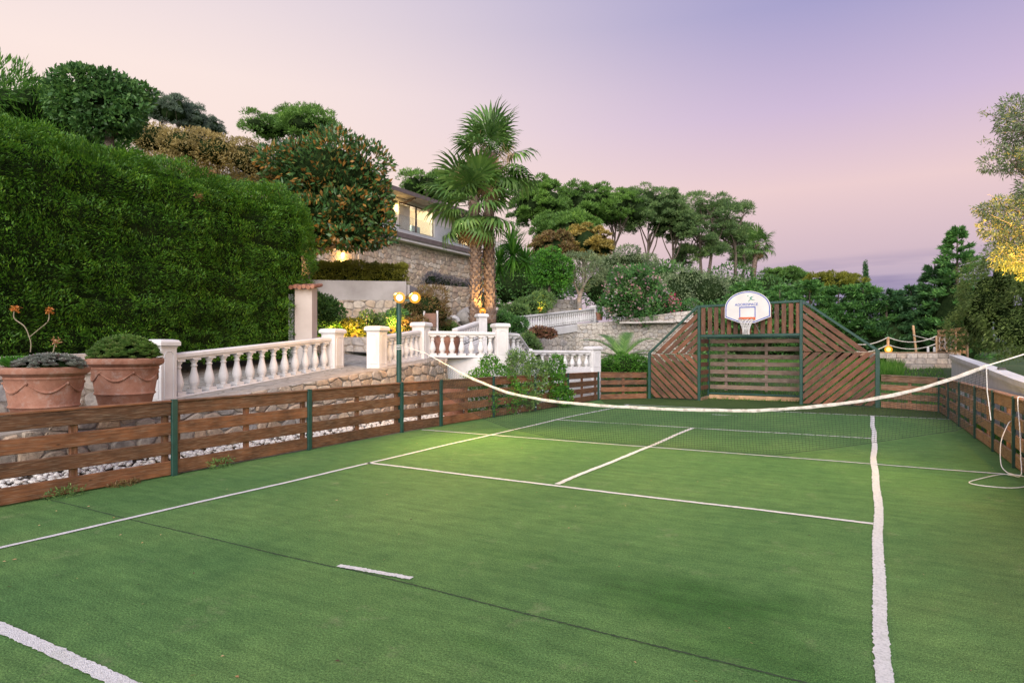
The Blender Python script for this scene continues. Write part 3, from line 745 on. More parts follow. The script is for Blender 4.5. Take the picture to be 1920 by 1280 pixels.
mb.build('bracket', M_green_metal, bb)
mb = MB(); mb.tube([(bbX + .18, bbY + .05, 2.45), (bbX + .32, YG - .04, 2.12)], .012, 6); mb.build('brace_rod', plain('zinc', (.45, .46, .47), (.6, .6, .6), 8, .4, 30, 0, 0, metal=.8), bb)

# ------------------------------------------------------------------ tennis net, slack between two lamp posts
NY = 10.62
TX = [-8.10, -7.62, -6.97, -5.98, -5.05, -4.05, -2.85, -1.62, -.86, -.15, .48, 1.05, 1.37]
TZ = [1.66, 1.435, 1.13, .815, .70, .665, .66, .695, .78, .90, 1.06, 1.285, 1.44]
BX = [-8.0, -7.3, -6.67, -6.03, -5.0, -1.3, -.10, 1.07, 1.42]
BZ = [.92, .58, .29, .127, .012, .012, .27, .545, .72]
def tz(x): return float(np.interp(x, TX, TZ))
def tzs(x): return sum(tz(x + o) for o in (-.2, -.1, 0, .1, .2)) / 5 if -7.9 < x < 1.15 else tz(x)
def bz(x): return float(np.interp(x, BX, BZ))
netT = thing('tennis_net', 'slack sagging tennis net with white headband across the court', 'net', (-2.8, NY, 0))
xs = np.linspace(-7.55, 1.37, 200)
mb = MB(); n_ = len(xs); vs = []
for x in xs:
    z = tzs(x); w_ = min(1, .35 + (x + 7.55) * .9) * .023 + .002 * math.sin(x * 7) + .0015 * math.sin(x * 23); o = .006 * math.sin(x * 5.1)
    for dy, dz in ((-.006, -w_), (-.012, 0), (-.006, w_), (.006, w_), (.012, 0), (.006, -w_)): vs.append((x, NY + dy + o, z + dz + .0015 * math.sin(x * 17)))
fs = [(i * 6 + k, i * 6 + (k + 1) % 6, i * 6 + 6 + (k + 1) % 6, i * 6 + 6 + k) for i in range(n_ - 1) for k in range(6)]
mb.add(vs, fs); mb.build('headband', plain('worn_white_canvas', (.36, .33, .29), (.62, .58, .53), 14, .85, 60, .5, .006, mid=(.32, .55)), netT, smooth=True)
M_netcord = plain('dark_net_cord', (.012, .022, .018), (.025, .035, .03), 30, .8, 60, 0, 0)
V, Fq = [], []
def thread(pts, r=.0021):
    b0 = len(V)
    for p in pts:
        for a in (0, 2.094, 4.189): V.append((p[0], p[1] + r * math.cos(a), p[2] + r * math.sin(a)) if abs(pts[-1][0] - pts[0][0]) > .2 else (p[0] + r * math.cos(a), p[1] + r * math.sin(a), p[2]))
    for i in range(len(pts) - 1):
        for k in range(3): Fq.append((b0 + i * 3 + k, b0 + i * 3 + (k + 1) % 3, b0 + i * 3 + 3 + (k + 1) % 3, b0 + i * 3 + 3 + k))
def netp(x, t):
    a, b = tzs(x) - .03, bz(x); sl = max(0, .88 - (a - b)); z = a + (b - a) * t
    return (x + .02 * math.sin(t * 3 + x * 2), NY + .2 * sl * math.sin(math.pi * min(1, t * 1.05)) + .15 * t * t + .015 * math.sin(x * 1.3 + t * 4), max(z, .008))
gxn = np.arange(-7.9, 1.42, .046)
for x in gxn: thread([netp(x, t) for t in np.linspace(0, 1, 9)])
for t in np.linspace(0.02, 1, 20): thread([netp(x, t) for x in gxn], .0021 if t < .99 else .004)
mo = link('net_mesh', mesh_np('net_mesh', V, Fq, M_netcord), netT)
mo.location = -Vector(netT.location)
mb = MB(); mb.tube([(-8.22, 10.3, 1.70), (-7.9, 10.55, 1.575), (-7.5, NY, 1.38)], .008, 6); mb.tube([(1.36, NY, 1.44), (1.7, 10.66, 1.57), (2.02, 10.7, 1.70)], .009, 6)
mb.tube([(1.37, NY, 1.44), (1.38, NY, 1.1), (1.42, NY, .72)], .006, 5)
mb.build('tension_cord', M_cord, netT, smooth=True)

# cord hanging over the right fence and coiled on the turf
def smooth_path(pts, k=6):
    P = [Vector(p) for p in pts]; out = []
    for i in range(len(P) - 1):
        a, b, c_, d = P[max(i - 1, 0)], P[i], P[i + 1], P[min(i + 2, len(P) - 1)]
        for j in range(k):
            t = j / k; out.append(.5 * ((2 * b) + (-a + c_) * t + (2 * a - 5 * b + 4 * c_ - d) * t * t + (-a + 3 * b - 3 * c_ + d) * t ** 3))
    return out + [P[-1]]
def gp(u, v, z=0.0):
    return at(u, v, (EYE - z) * FPX / (v - 650))
mb = MB(); q1 = gp(1876, 889, .01); q2 = gp(1830, 899, .01); q3 = gp(1818, 905, .01); q4 = gp(1850, 911, .01); q5 = gp(1905, 914, .01); q6 = gp(1945, 905, .01); q7 = gp(1930, 895, .01); q8 = gp(1900, 889, .012)
mb.tube(smooth_path([(1.87, 10.9, .99), (1.76, 10.85, 1.03), (1.735, 10.8, .95), (1.725, 10.6, .6), (1.70, 10.4, .3), (1.67, 10.2, .08), q1 + Vector((.12, 0, .0)), q1, q2, q3, q4, q5, q6, q7, q8, (1.60, 10.75, .03), (1.56, 10.85, .12), (1.585, 11.0, .4), (1.70, 11.25, .62), (1.75, 11.35, .65)]), .0062, 6)
o = mb.build('white_cord', M_cord, smooth=True); tag(o, 'white cord hanging over the fence and looped on the turf', 'cord')
# ball
c_ = at(1486, 771, 14.9)
mb = MB(); mb.sphere((-1.75, 18.6, .045), .035, 14, 10); tag(mb.build('tennis_ball', plain('pale_felt', (.6, .6, .42), (.68, .68, .5), 30, .95, 90, .4, .003), smooth=True), 'small pale ball lying on the dark turf before the goal', 'ball')

# ------------------------------------------------------------------ lamp posts holding the net
M_glow = emit('lit_bulb', (1.0, .80, .42), 9.0)
M_halo, n, l, bs = new_mat('amber_lamp_glass')  # glowing see-through shell added as the orange halo round each bulb
e_ = n.new('ShaderNodeEmission'); e_.inputs['Color'].default_value = (1, .40, .035, 1); e_.inputs['Strength'].default_value = 1.5
t_ = n.new('ShaderNodeBsdfTransparent'); m_ = n.new('ShaderNodeMixShader'); m_.inputs[0].default_value = .45
l.new(t_.outputs[0], m_.inputs[1]); l.new(e_.outputs[0], m_.inputs[2]); l.new(m_.outputs[0], n['Material Output'].inputs['Surface'])
def point(name, loc, watts, rad=.06, colr=(1.0, .62, .22), parent=None):
    d = bpy.data.lights.new(name, 'POINT'); d.energy = watts; d.color = colr; d.shadow_soft_size = rad
    return link(name, d, parent, loc)
def spot(name, loc, target, watts, angle=80, blend=.7, rad=.06, colr=(1.0, .62, .22), parent=None):
    d = bpy.data.lights.new(name, 'SPOT'); d.energy = watts; d.color = colr; d.shadow_soft_size = rad; d.spot_size = R(angle); d.spot_blend = blend
    o = link(name, d, parent, loc); o.rotation_euler = (Vector(target) - Vector(loc)).to_track_quat('-Z', 'Y').to_euler(); return o
def lamp_post(x, y, dirx, label, aim, watts):
    r_ = thing('lamp_post', label, 'lamp', (x, y, 0), 'green lamp posts at the net')
    mb = MB(); mb.tube([(x, y, 0), (x, y, 2.62)], .052, 14); mb.build('pole', M_green_metal, r_, smooth=True)
    dx, dy = dirx
    mb = MB(); mb.beam((x - dx * .12, y - dy * .12, 2.64), (x + dx * .36, y + dy * .36, 2.64), .04, .04); mb.build('cross_arm', M_green_metal, r_)
    for k in (-.02, .29):
        cx, cy = x + dx * k, y + dy * k; fx, fy = dy, -dx            # lamp faces the camera side of the arm
        f = Vector((aim[0] - cx, aim[1] - cy, -1.2)).normalized()
        mb = MB(); pr = [(.02, -.11), (.045, -.10), (.075, -.05), (.085, 0), (.08, .005)]
        q = Vector((0, 0, 1)).rotation_difference(f); c0 = Vector((cx, cy, 2.70))
        m2 = MB(); m2.lathe(pr, 16); mb.add([q @ Vector(v) + c0 for v in m2.v], m2.f); h_ = mb.build('lamp_housing', M_green_metal, r_, smooth=True)
        mb = MB(); mb.sphere(c0 + f * .05, .062, 14, 10); mb.build('bulb', M_glow, r_, smooth=True); mb = MB(); mb.sphere(c0 + f * .05, .115, 18, 12); mb.build('lamp_glass', M_halo, r_, smooth=True)
        spot('lamp_light', c0 + f * .18, (aim[0], aim[1], 0), watts, 112, 1.0, .08, (1.0, .70, .20), r_); point('bulb_light', c0 - f * .2 + Vector((0, 0, .16)), 75, .06, (1.0, .5, .10), r_)
    mb = MB()
    for z in (1.66, 1.70, 1.735): mb.tube([Vector((x + .058 * math.cos(a), y + .058 * math.sin(a), z + .01 * math.sin(a))) for a in np.linspace(0, 6.28, 15)], .008, 5, False)
    mb.build('tied_cord', M_cord, r_)
    return r_
lamp_post(-8.3, 10.22, (CT, ST), 'green lamp post with two lit lamps standing behind the slatted fence', (-3.4, 9.2), 640)
lamp_post(2.06, 10.72, (.2, 1), 'green lamp post holding the cord end of the tennis net', (-3.6, 8.8), 210)
# ------------------------------------------------------------------ balustrades
BAL = [(.075, 0), (.075, .055), (.055, .06), (.042, .085), (.05, .10), (.068, .15), (.072, .20), (.062, .27), (.042, .36), (.034, .42), (.034, .435), (.046, .445), (.046, .46), (.034, .47), (.034, .49), (.05, .52), (.06, .545), (.06, .57)]
mb = MB(); mb.lathe(BAL[2:-1], 14); hw = .07
mb.box((0, 0, .03), (.145, .145, .06)); mb.box((0, 0, .562), (.13, .13, .03))
bal_mesh = bpy.data.meshes.new('baluster'); bal_mesh.from_pydata(mb.v, [], mb.f); bal_mesh.materials.append(M_white)
bal_mesh.polygons.foreach_set('use_smooth', np.array([len(f) == 4 and i < len(mb.f) - 12 for i, f in enumerate(mb.f)], dtype=bool))
mb = MB(); mb.lathe([BAL[i] for i in (1, 3, 5, 7, 9, 12, 15, 17)], 8)
bal_far = bpy.data.meshes.new('baluster'); bal_far.from_pydata(mb.v, [], mb.f); bal_far.materials.append(M_white)
def pillar(root, x, y, z0, z1, w=.34, rz=0.0, foot=0.0):
    mb = MB(); h = z1 - z0
    mb.box((x, y, z0 - foot / 2 + (h - .12) / 2), (w, w, h - .12 + foot), rz); o = mb.build('pillar', M_white, root)
    mb = MB(); k, q = math.cos(rz), math.sin(rz)
    def ring(s, z): return [(x + a * s * k - b * s * q, y + a * s * q + b * s * k, z) for a, b in ((-1, -1), (1, -1), (1, 1), (-1, 1))]
    lv = [(w / 2 + .006, z1 - .14), (w / 2 + .012, z1 - .115), (w / 2 + .045, z1 - .10), (w / 2 + .045, z1 - .045), (w / 2 + .02, z1 - .012), (w / 2 - .04, z1)]
    vs = []; fs = []
    for s, z in lv: vs += ring(s, z)
    for i in range(len(lv) - 1):
        for j in range(4): fs.append((i * 4 + j, i * 4 + (j + 1) % 4, i * 4 + 4 + (j + 1) % 4, i * 4 + 4 + j))
    fs += [(3, 2, 1, 0), tuple(range(len(vs) - 4, len(vs)))]
    mb.add(vs, fs); mb.build('pillar_cap', M_white, o)
    # raised panel moulding on the four faces
    mb = MB()
    for a in range(4):
        ang = rz + a * math.pi / 2; nx_, ny_ = math.cos(ang), math.sin(ang); tx_, ty_ = -ny_, nx_; d = w / 2 + .003
        P = lambda t, z: (x + nx_ * d + tx_ * t, y + ny_ * d + ty_ * t, z)
        hw_ = w / 2 - .06; zb, zt = z0 + .10, z1 - .25
        pts = [P(-hw_, zb), P(-hw_, zt), P(-hw_ * .5, zt + .05), P(hw_ * .5, zt + .05), P(hw_, zt), P(hw_, zb), P(-hw_, zb)]
        mb.tube(pts, .008, 4, False)
    mb.build('panel_moulding', M_white, o); return o
def rail_run(root, A, B, n, h=.70, mesh=None, plinth=True, s=1.0, lower=0.0):
    """plinth, balusters and hand rail between two points (foot level)"""
    A, B = Vector(A), Vector(B); mesh = mesh or bal_mesh; d = (B - A)
    up = Vector((0, 0, 1))
    if plinth: plank('plinth', A + up * .03, B + up * .03, .07, .2, M_white, root, bev=.01)
    if lower: plank('base_wall', A - up * lower / 2, B - up * lower / 2, lower, .24, M_white, root, bev=.01)
    plank('hand_rail', A + up * (h - .045), B + up * (h - .045), .09, .19, M_white, root, bev=.02)
    plank('rail_bed', A + up * (h - .10), B + up * (h - .10), .03, .14, M_white, root, bev=.005)
    k = (h - .065 - .115) / .577
    ang = math.atan2(d.y, d.x)
    for i in range(n):
        p = A + d * ((i + .5) / n) + up * .065
        o = link('baluster', mesh, root, p, (0, 0, ang)); o.scale = (s * 1.22, s * 1.22, k)
def place(u, v, d): p = at(u, v, d); return p
p1 = at(304, 750, 10.5); p1.z = .76
p2 = at(624, 692, 14.9); p2.z = 1.16
root = thing('balustrade', 'white balustrade in front of the tall clipped hedge, beside the big pots', 'balustrade', p1, 'white balustrades')
an = math.atan2((p2 - p1).y, (p2 - p1).x)
pillar(root, p1.x, p1.y, p1.z, ht(636, 10.5), .30, an, .2); pillar(root, p2.x, p2.y, p2.z, ht(616, 14.9), .36, an, .3)
dn = (p2 - p1).normalized(); rail_run(root, p1 + dn * .15 + Vector((0, 0, .03)), p2 - dn * .17, 13, .78, lower=.25)
p3 = at(707, 688, 14.55); p3.z = 1.22; p4 = at(790, 668, 16.5); p4.z = 1.42; p5 = at(938, 672, 17.3); p5.z = 1.40
root = thing('balustrade', 'white balustrade behind the green lamp post on the rubble wall', 'balustrade', p3, 'white balustrades')
an = math.atan2((p4 - p3).y, (p4 - p3).x); dn = (p4 - p3).normalized()
pillar(root, p3.x, p3.y, p3.z, ht(611, 14.55), .33, an, .15); rail_run(root, p3 + dn * .16, p4 - dn * .16, 7, .72, lower=.15)
root = thing('balustrade', 'white balustrade with seven balusters above the white blossoming shrub', 'balustrade', p5, 'white balustrades')
an2 = math.atan2((p5 - p4).y, (p5 - p4).x); dn = (p5 - p4).normalized()
pillar(root, p4.x, p4.y, p4.z, ht(604, 16.5), .34, an, .5); pillar(root, p5.x, p5.y, p5.z, ht(606, 17.3), .34, an2, 1.38)
rail_run(root, p4 + dn * .16, p5 - dn * .16, 7, .69)
plank('base_wall', p4 + Vector((0, 0, -.70)), p5 + Vector((0, 0, -.69)), 1.38, .30, M_white, root, bev=.01)
p55 = at(968, 670, 17.9); p55.z = 1.38; ps = at(988, 700, 19.2); ps.z = .98; p6 = at(1112, 695, 21.1); p6.z = .95
root = thing('balustrade', 'white stair balustrade sloping down behind the blue plumbago', 'balustrade', ps, 'white balustrades')
dn = (p55 - p5).normalized()
rail_run(root, p5 + dn * .2, p55, 2, .69); rail_run(root, p55, ps - Vector((0, 0, .02)), 4, .69, lower=.9)
pillar(root, ps.x, ps.y, ps.z, ht(653, 19.2), .26, .5, .9)
root = thing('balustrade', 'low white balustrade ending in a tall pillar beside the rounded green bush', 'balustrade', p6, 'white balustrades')
dn = (p6 - ps).normalized(); an = math.atan2(dn.y, dn.x)
pillar(root, p6.x, p6.y, p6.z, ht(649, 21.1), .36, an, .95); rail_run(root, ps + dn * .14, p6 - dn * .17, 8, .62, lower=.97)
# upper ones
a_ = at(852, 618, 18.5); b_ = at(895, 612, 19.6); a_.z = 1.60; b_.z = 1.86
root = thing('balustrade', 'small white stair balustrade left of the twin palm trunks', 'balustrade', b_, 'white balustrades')
rail_run(root, a_, b_, 9, .62, bal_far, s=.9, lower=.3); pillar(root, b_.x + .08, b_.y + .12, b_.z - .05, ht(588, 19.7), .26, .9, .5)
a_ = at(948, 628, 31); a_.z = 2.25; b_ = at(1112, 604, 38); b_.z = 3.12
root = thing('balustrade', 'long white balustrade on top of the far stone wall', 'balustrade', b_, 'white balustrades')
rail_run(root, a_, b_, 38, .86, bal_far, s=1.0, lower=.35); pillar(root, b_.x, b_.y + .2, b_.z - .05, ht(573, 38), .36, 1.5, .5)

# ------------------------------------------------------------------ garden walls further up
def dwall(name, label, u0, u1, d0, d1, ztop, zbot, cw, ch, mat, seed, **k):
    A = at(u0, 650, d0); B = at(u1, 650, d1); A.z = zbot; B.z = zbot
    return stone_wall(name, label, None, None, ztop - zbot, cw, ch, mat, .5, seed=seed, path=[A, B], **k)
dwall('garden_wall', 'rubble garden wall behind the lit flower bed, under the grey planter', 560, 818, 22.1, 22.3, 3.32, 1.7, .34, .26, M_stone_house, 21)
dwall('garden_wall', 'cream rubble garden wall beside the palm trunks', 806, 900, 25.6, 27.5, 4.2, 2.2, .30, .23, M_stone_house, 22)
dwall('low_wall', 'low stone edging wall seen in the gap between the white pillars', 560, 775, 17.6, 18.4, 1.98, 1.3, .30, .2, M_stone_grey, 23, proud=.025)
# grey planter wall with corner
A = at(560, 650, 23.6); B = at(762, 650, 24.2); C = at(806, 650, 28.5)
root = thing('planter_wall', 'smooth grey rendered planter wall below the clipped yellow-green hedge', 'wall', B)
plank('wall_panel', (A.x, A.y, 3.72), (B.x, B.y, 3.72), .86, .25, M_concrete, root, bev=.01); plank('wall_panel', (B.x, B.y, 3.60), (C.x, C.y, 3.55), .86, .25, M_concrete, root, bev=.01)
# far curved wall under the long balustrade
pa = [at(936, 650, 30.0), at(1000, 650, 33), at(1080, 650, 36.3), at(1150, 650, 36.2), at(1210, 650, 34.6), at(1268, 650, 33.2), at(1300, 650, 33)]
for p, z in zip(pa, (.4, .4, .4, .4, .4, .4, .4)): p.z = z
root, fr, L = stone_wall('curved_wall', 'curved dry stone wall behind the young palm, sloping to the goal wall', None, None, 2.85, .30, .22, M_stone_grey, .6, top=(1.92, .085), seed=31, path=pa, single=True, proud=.035,
    near=lambda p: -parea(p))
pa = [at(1168, 650, 35.6), at(1210, 650, 34.55), at(1268, 650, 33.15), at(1300, 650, 32.95)]
for a, b in zip(pa, pa[1:]): 
    k = random.uniform(-.01, .01); plank('cap_stone', (a.x, a.y, 3.02 + k), (b.x, b.y, 2.98 + k), .10, .7, plain('pale_cap', (.45, .42, .39), (.58, .55, .51), 4, .9, 30, .4, .01) if 'pale_cap' not in bpy.data.materials else bpy.data.materials['pale_cap'], root, bev=.02)
dwall('garden_wall', 'stepped grey stone wall under the brown rosette plant', 975, 1062, 24.5, 27.5, 2.0, .6, .34, .24, M_stone_grey, 33)
dwall('garden_wall', 'grey stone wall below the citrus tree with a small lit lamp', 1028, 1082, 39, 39.5, 4.6, 2.6, .36, .3, M_stone_grey, 34)

# ------------------------------------------------------------------ gate post with roof tiles
g0 = at(574, 632, 15.9)
root = thing('gate_post', 'pale pink gate post with red roof tiles at the hedge end', 'gate post', (g0.x, g0.y, 1.6))
mb = MB(); mb.box((g0.x, g0.y, (1.2 + 3.15) / 2), (.42, .42, 1.95), TH); mb.build('post_body', M_post_pink, root)
mb = MB(); 
k = at(555, 640, 16.1); mb.box((k.x - .03, k.y - .05, 2.05), (.12, .4, 1.9), TH); mb.build('side_jamb', M_white, root)
M_tile = plain('roof_tile', (.22, .09, .055), (.36, .18, .12), 8, .85, 30, .4, .01)
for i in range(6):
    o_ = (i - 2.5) * .105
    c0 = Vector((g0.x + CT * o_, g0.y + ST * o_, 3.19 + .02 * (i % 2)))
    mb = MB(); mb.tube([c0 + Vector((ST * .36, -CT * .36, -.05)), c0 + Vector((-ST * .36, CT * .36, .05))], [.052, .046], 10); mb.build('roof_tile', M_tile, root, smooth=True)

# ------------------------------------------------------------------ house
HX = -30.0
Y0, Y1 = 28.6, 48.6
hs = thing('house', 'stone and white two-storey house with lit windows and flat overhanging roof', 'house', (HX, 36, 5))
sw, fr, L = stone_wall('stone_storey', 'x', None, None, 4.9, .52, .37, M_stone_house, .5, seed=41, path=[(HX, Y0, 4.9), (HX, Y1, 4.9)], proud=.05, near=lambda p: abs(sum(q[0] for q in p) / len(p) - 9))
for ch in list(sw.children):                       # the stone storey belongs to the house: hand its pieces over
    if ch.name.startswith('mortar'): core = ch
w0 = WL[sw.name]
core.parent = hs; core.location = WL[core.name] - WL[hs.name]; core.name = 'stone_storey_wall'; WL[core.name] = Vector(hs.location) + core.location
for ch in list(sw.children):
    ch.parent = core; ch.location = WL[ch.name] - WL[core.name]
bpy.data.objects.remove(sw)
M_hwhite = plain('house_render', (.62, .59, .57), (.7, .67, .65), 1.2, .85, 40, .15, .004)
M_brown = plain('brown_fascia', (.11, .085, .08), (.15, .12, .11), 3, .6, 30, .1, .003)
M_soffit = plain('soffit', (.2, .19, .2), (.26, .25, .26), 2, .7, 30, .1, .003)
zl, zr = 9.87, 12.63
mb = MB(); mb.box((HX + .1, (Y0 + Y1) / 2, zl - .17), (1.4, Y1 - Y0 + 1, .34)); mb.build('balcony_slab', M_brown, hs)
mb = MB(); mb.box((HX + .05, (Y0 + Y1) / 2, zl - .43), (1.3, Y1 - Y0 + .8, .18)); mb.build('slab_lip', M_hwhite, hs)
WX = HX - .3
win = [(32.6, 35.4, 10.4, 12.4), (37.3, 41.7, 10.4, 12.45), (44.0, 47.2, 10.4, 12.45)]
cuts = [Y0 - .3]
for a, b, _, _ in win: cuts += [a, b]
cuts.append(Y1)
for i in range(0, len(cuts), 2): mb = MB(); mb.box((WX - .2, (cuts[i] + cuts[i + 1]) / 2, (zl + zr) / 2), (.4, cuts[i + 1] - cuts[i], zr - zl)); mb.build('upper_wall', M_hwhite, hs)
M_room = emit('lit_room', (1.0, .66, .30), 1.15)
M_frame = plain('dark_window_frame', (.05, .035, .028), (.075, .05, .04), 5, .5, 30, 0, 0)
M_glass, n, l, bs = new_mat('clear_glass')
bs.inputs['Base Color'].default_value = (.9, .95, .97, 1); bs.inputs['Roughness'].default_value = .04; bs.inputs['IOR'].default_value = 1.3
trn = n.new('ShaderNodeBsdfTransparent'); trn.inputs['Color'].default_value = (.86, .9, .92, 1); glb = n.new('ShaderNodeBsdfGlossy'); glb.inputs['Roughness'].default_value = .05
mx = n.new('ShaderNodeMixShader'); lw = n.new('ShaderNodeLayerWeight'); lw.inputs['Blend'].default_value = .15; pw_ = n.new('ShaderNodeMath'); pw_.operation = 'MULTIPLY'; pw_.inputs[1].default_value = .35; l.new(lw.outputs['Facing'], pw_.inputs[0]); l.new(pw_.outputs[0], mx.inputs[0])
l.new(trn.outputs[0], mx.inputs[1]); l.new(glb.outputs[0], mx.inputs[2]); l.new(mx.outputs[0], n['Material Output'].inputs['Surface'])
M_curtain = plain('pale_curtain', (.6, .5, .4), (.75, .65, .52), 3, .9, 20, .3, .01)
M_inner = plain('room_wall', (.66, .58, .48), (.74, .66, .56), 1, .9, 20, 0, 0)
for a, b, z0, z1 in win:
    for (s0, s1, t0, t1) in ((zr, z1, 0, 0),):
        mb = MB(); mb.box((WX - .2, (a + b) / 2, (z1 + zr) / 2), (.4, b - a, zr - z1)); mb.build('lintel', M_hwhite, hs)
        mb = MB(); mb.box((WX - .2, (a + b) / 2, (z0 + zl) / 2), (.4, b - a, z0 - zl)); mb.build('sill', M_hwhite, hs)
    w_ = link('window', None, hs, (WX, (a + b) / 2, z0))
    mb = MB(); t = .07
    for yy in (a + t / 2, b - t / 2, (a + b) / 2): mb.box((WX - .12, yy, (z0 + z1) / 2), (.09, t if yy != (a + b) / 2 else .13, z1 - z0))
    mb.box((WX - .12, (a + b) / 2, z1 - .05), (.085, b - a, .10)); mb.box((WX - .12, (a + b) / 2, z0 + .03), (.085, b - a, .06)); mb.build('window_frame', M_frame, w_)
    for c0, c1 in ((a, (a + b) / 2), ((a + b) / 2, b)):
        mb = MB(); mb.box((WX - .13, (c0 + c1) / 2, (z0 + z1) / 2), (.01, c1 - c0 - .1, z1 - z0 - .1)); mb.build('window_pane', M_glass, w_)
    mb = MB(); mb.box((WX - 2.6, (a + b) / 2, (z0 + z1) / 2 + .2), (.1, b - a + 1.5, z1 - z0 + .8)); mb.box((WX - 1.5, (a + b) / 2, z0 - .12), (2.3, b - a + 1.5, .1)); mb.box((WX - 1.5, (a + b) / 2, z1 + .35), (2.3, b - a + 1.5, .1))
    mb.box((WX - 1.5, a - .7, (z0 + z1) / 2), (2.3, .1, z1 - z0 + .8)); mb.box((WX - 1.5, b + .7, (z0 + z1) / 2), (2.3, .1, z1 - z0 + .8)); mb.build('room_wall', M_inner, w_)
    mb = MB(); ys_ = np.linspace(a + .1, a + (b - a) * .42, 40)
    mb.add([(WX - .45 + .05 * math.sin(y * 28), y, z) for y in ys_ for z in (z0, z1)], [(2 * i, 2 * i + 2, 2 * i + 3, 2 * i + 1) for i in range(39)]); mb.build('curtain', M_curtain, w_)
    mb = MB(); mb.box((WX - 1.6, b - .9, z0 + .45), (.9, 1.1, .8)); mb.build('furniture', plain('blue_grey_cloth', (.2, .3, .36), (.26, .36, .42), 3, .9, 30, 0, 0) if 'blue_grey_cloth' not in bpy.data.materials else bpy.data.materials['blue_grey_cloth'], w_)
    mb = MB(); mb.sphere((WX - 1.3, (a + b) / 2, z1 + .1), .14, 12, 8); mb.build('ceiling_lamp', emit('room_lamp', (1, .75, .4), 12) if 'room_lamp' not in bpy.data.materials else bpy.data.materials['room_lamp'], w_)
    point('room_light', (WX - 1.2, (a + b) / 2, z1 - .25), 520, .2, (1, .76, .46), w_)
# glass balcony
for i in range(9):
    y = Y0 + 1.2 + i * 2.55
    mb = MB(); mb.box((HX + .74, y + 1.25, zl + .66), (.02, 2.5, 1.2)); mb.build('glass_panel', M_glass, hs)
rf = MB(); rf.add([(HX + .95, Y0 - 1.2, zr + .02), (HX + .95, Y1 + 1, zr + .02), (HX - 9, Y1 + 1, zr + .35), (HX - 9, Y0 - 1.2, zr + .35), (HX + .95, Y0 - 1.2, zr + .24), (HX + .95, Y1 + 1, zr + .24), (HX - 9, Y1 + 1, zr + .6), (HX - 9, Y0 - 1.2, zr + .6)],
       [(0, 1, 2, 3), (7, 6, 5, 4), (0, 4, 5, 1), (1, 5, 6, 2), (2, 6, 7, 3), (3, 7, 4, 0)]); rfo = rf.build('roof', M_soffit, hs)
plank('fascia', (HX + .99, Y0 - 1.2, zr + .16), (HX + .99, Y1 + 1, zr + .16), .30, .06, M_brown, rfo)
for y in np.arange(Y0 + .5, Y1, 2.9):
    mb = MB(); mb.beam((WX, y, zr - .28), (HX + .85, y, zr - .03), .1, .12); mb.build('roof_bracket', M_frame, rfo)
for y in (37.0,):
    mb = MB(); mb.tube([(HX - .26, y, 11.9), (HX - .26, y, 12.12)], .07, 10); mb.build('wall_lamp', emit('wall_lamp_glow', (1, .6, .15), 10) if 'wall_lamp_glow' not in bpy.data.materials else bpy.data.materials['wall_lamp_glow'], hs)
    point('wall_light', (HX - .05, y, 11.85), 30, .05, (1, .6, .18), hs)
yl = 31.1
mb = MB(); mb.tube([(HX + .12, yl, 7.55), (HX + .12, yl, 7.8)], .08, 10); mb.build('wall_lamp', bpy.data.materials['wall_lamp_glow'], hs)
point('wall_light', (HX + .38, yl, 7.45), 60, .05, (1, .55, .12), hs); 
mb = MB(); mb.box((HX - 4, (Y0 + Y1) / 2, 7.2), (7.2, Y1 - Y0 - .4, 4.8)); mb.build('inner_mass', M_hwhite, hs)
# ------------------------------------------------------------------ foliage helpers
def nrm(a): return a / np.maximum(np.linalg.norm(a, axis=-1, keepdims=True), 1e-9)
def rdir(n): return nrm(rng.normal(size=(n, 3)))
def leaf_mesh(name, P, D, L, Wd, mat, parent, N=None, droop=0.0, wide=.45):
    """one pointed four-cornered blade per row"""
    n = len(P); D = nrm(D); N = rdir(n) if N is None else N
    S = nrm(np.cross(D, N)); L = np.broadcast_to(np.asarray(L, float), (n,))[:, None]; Wd = np.broadcast_to(np.asarray(Wd, float), (n,))[:, None]
    mid = P + D * L * wide; tip = P + D * L; tip[:, 2] -= (droop * L)[:, 0]
    V = np.stack([P, mid + S * Wd / 2, tip, mid - S * Wd / 2], 1)
    base = Vector(P.mean(0)); base.z = float(P[:, 2].min())
    V = V.reshape(-1, 3) - np.array(base)
    F = np.arange(n * 4).reshape(n, 4)
    return link(name, mesh_np(name, V, F, mat), parent, base)
def wave(P, s, seed=0):
    r = np.random.default_rng(seed); out = np.zeros(len(P))
    for k in range(5):
        w = r.normal(size=3); w /= np.linalg.norm(w); f = s * (1 + k * .8)
        out += np.sin(P @ w * f + r.uniform(0, 6.28)) / (1 + k * .6)
    return out / 2.2
def blob_pts(blobs, n, shell=.4, lump=.1, seed=0, inner=.78):
    C = np.array([b[0] for b in blobs], float); Rd = np.array([b[1] if hasattr(b[1], '__len__') else (b[1],) * 3 for b in blobs], float)
    wt = (Rd.prod(1)) ** (2 / 3); wt /= wt.sum()
    k = rng.choice(len(blobs), n, p=wt); d = rdir(n)
    r = 1 - shell * rng.random(n) ** 1.6
    P = C[k] + d * Rd[k]
    r = r * (1 + lump * wave(P, 6.0 / Rd.mean(), seed) + lump * .6 * wave(P, 16.0 / Rd.mean(), seed + 1))
    P = C[k] + d * Rd[k] * r[:, None]; Nn = nrm(d / Rd[k])
    keep = np.ones(n, bool)
    for j in range(len(blobs)):
        q = (((P - C[j]) / Rd[j]) ** 2).sum(1); keep &= (k == j) | (q > inner ** 2)
    return P[keep], Nn[keep]
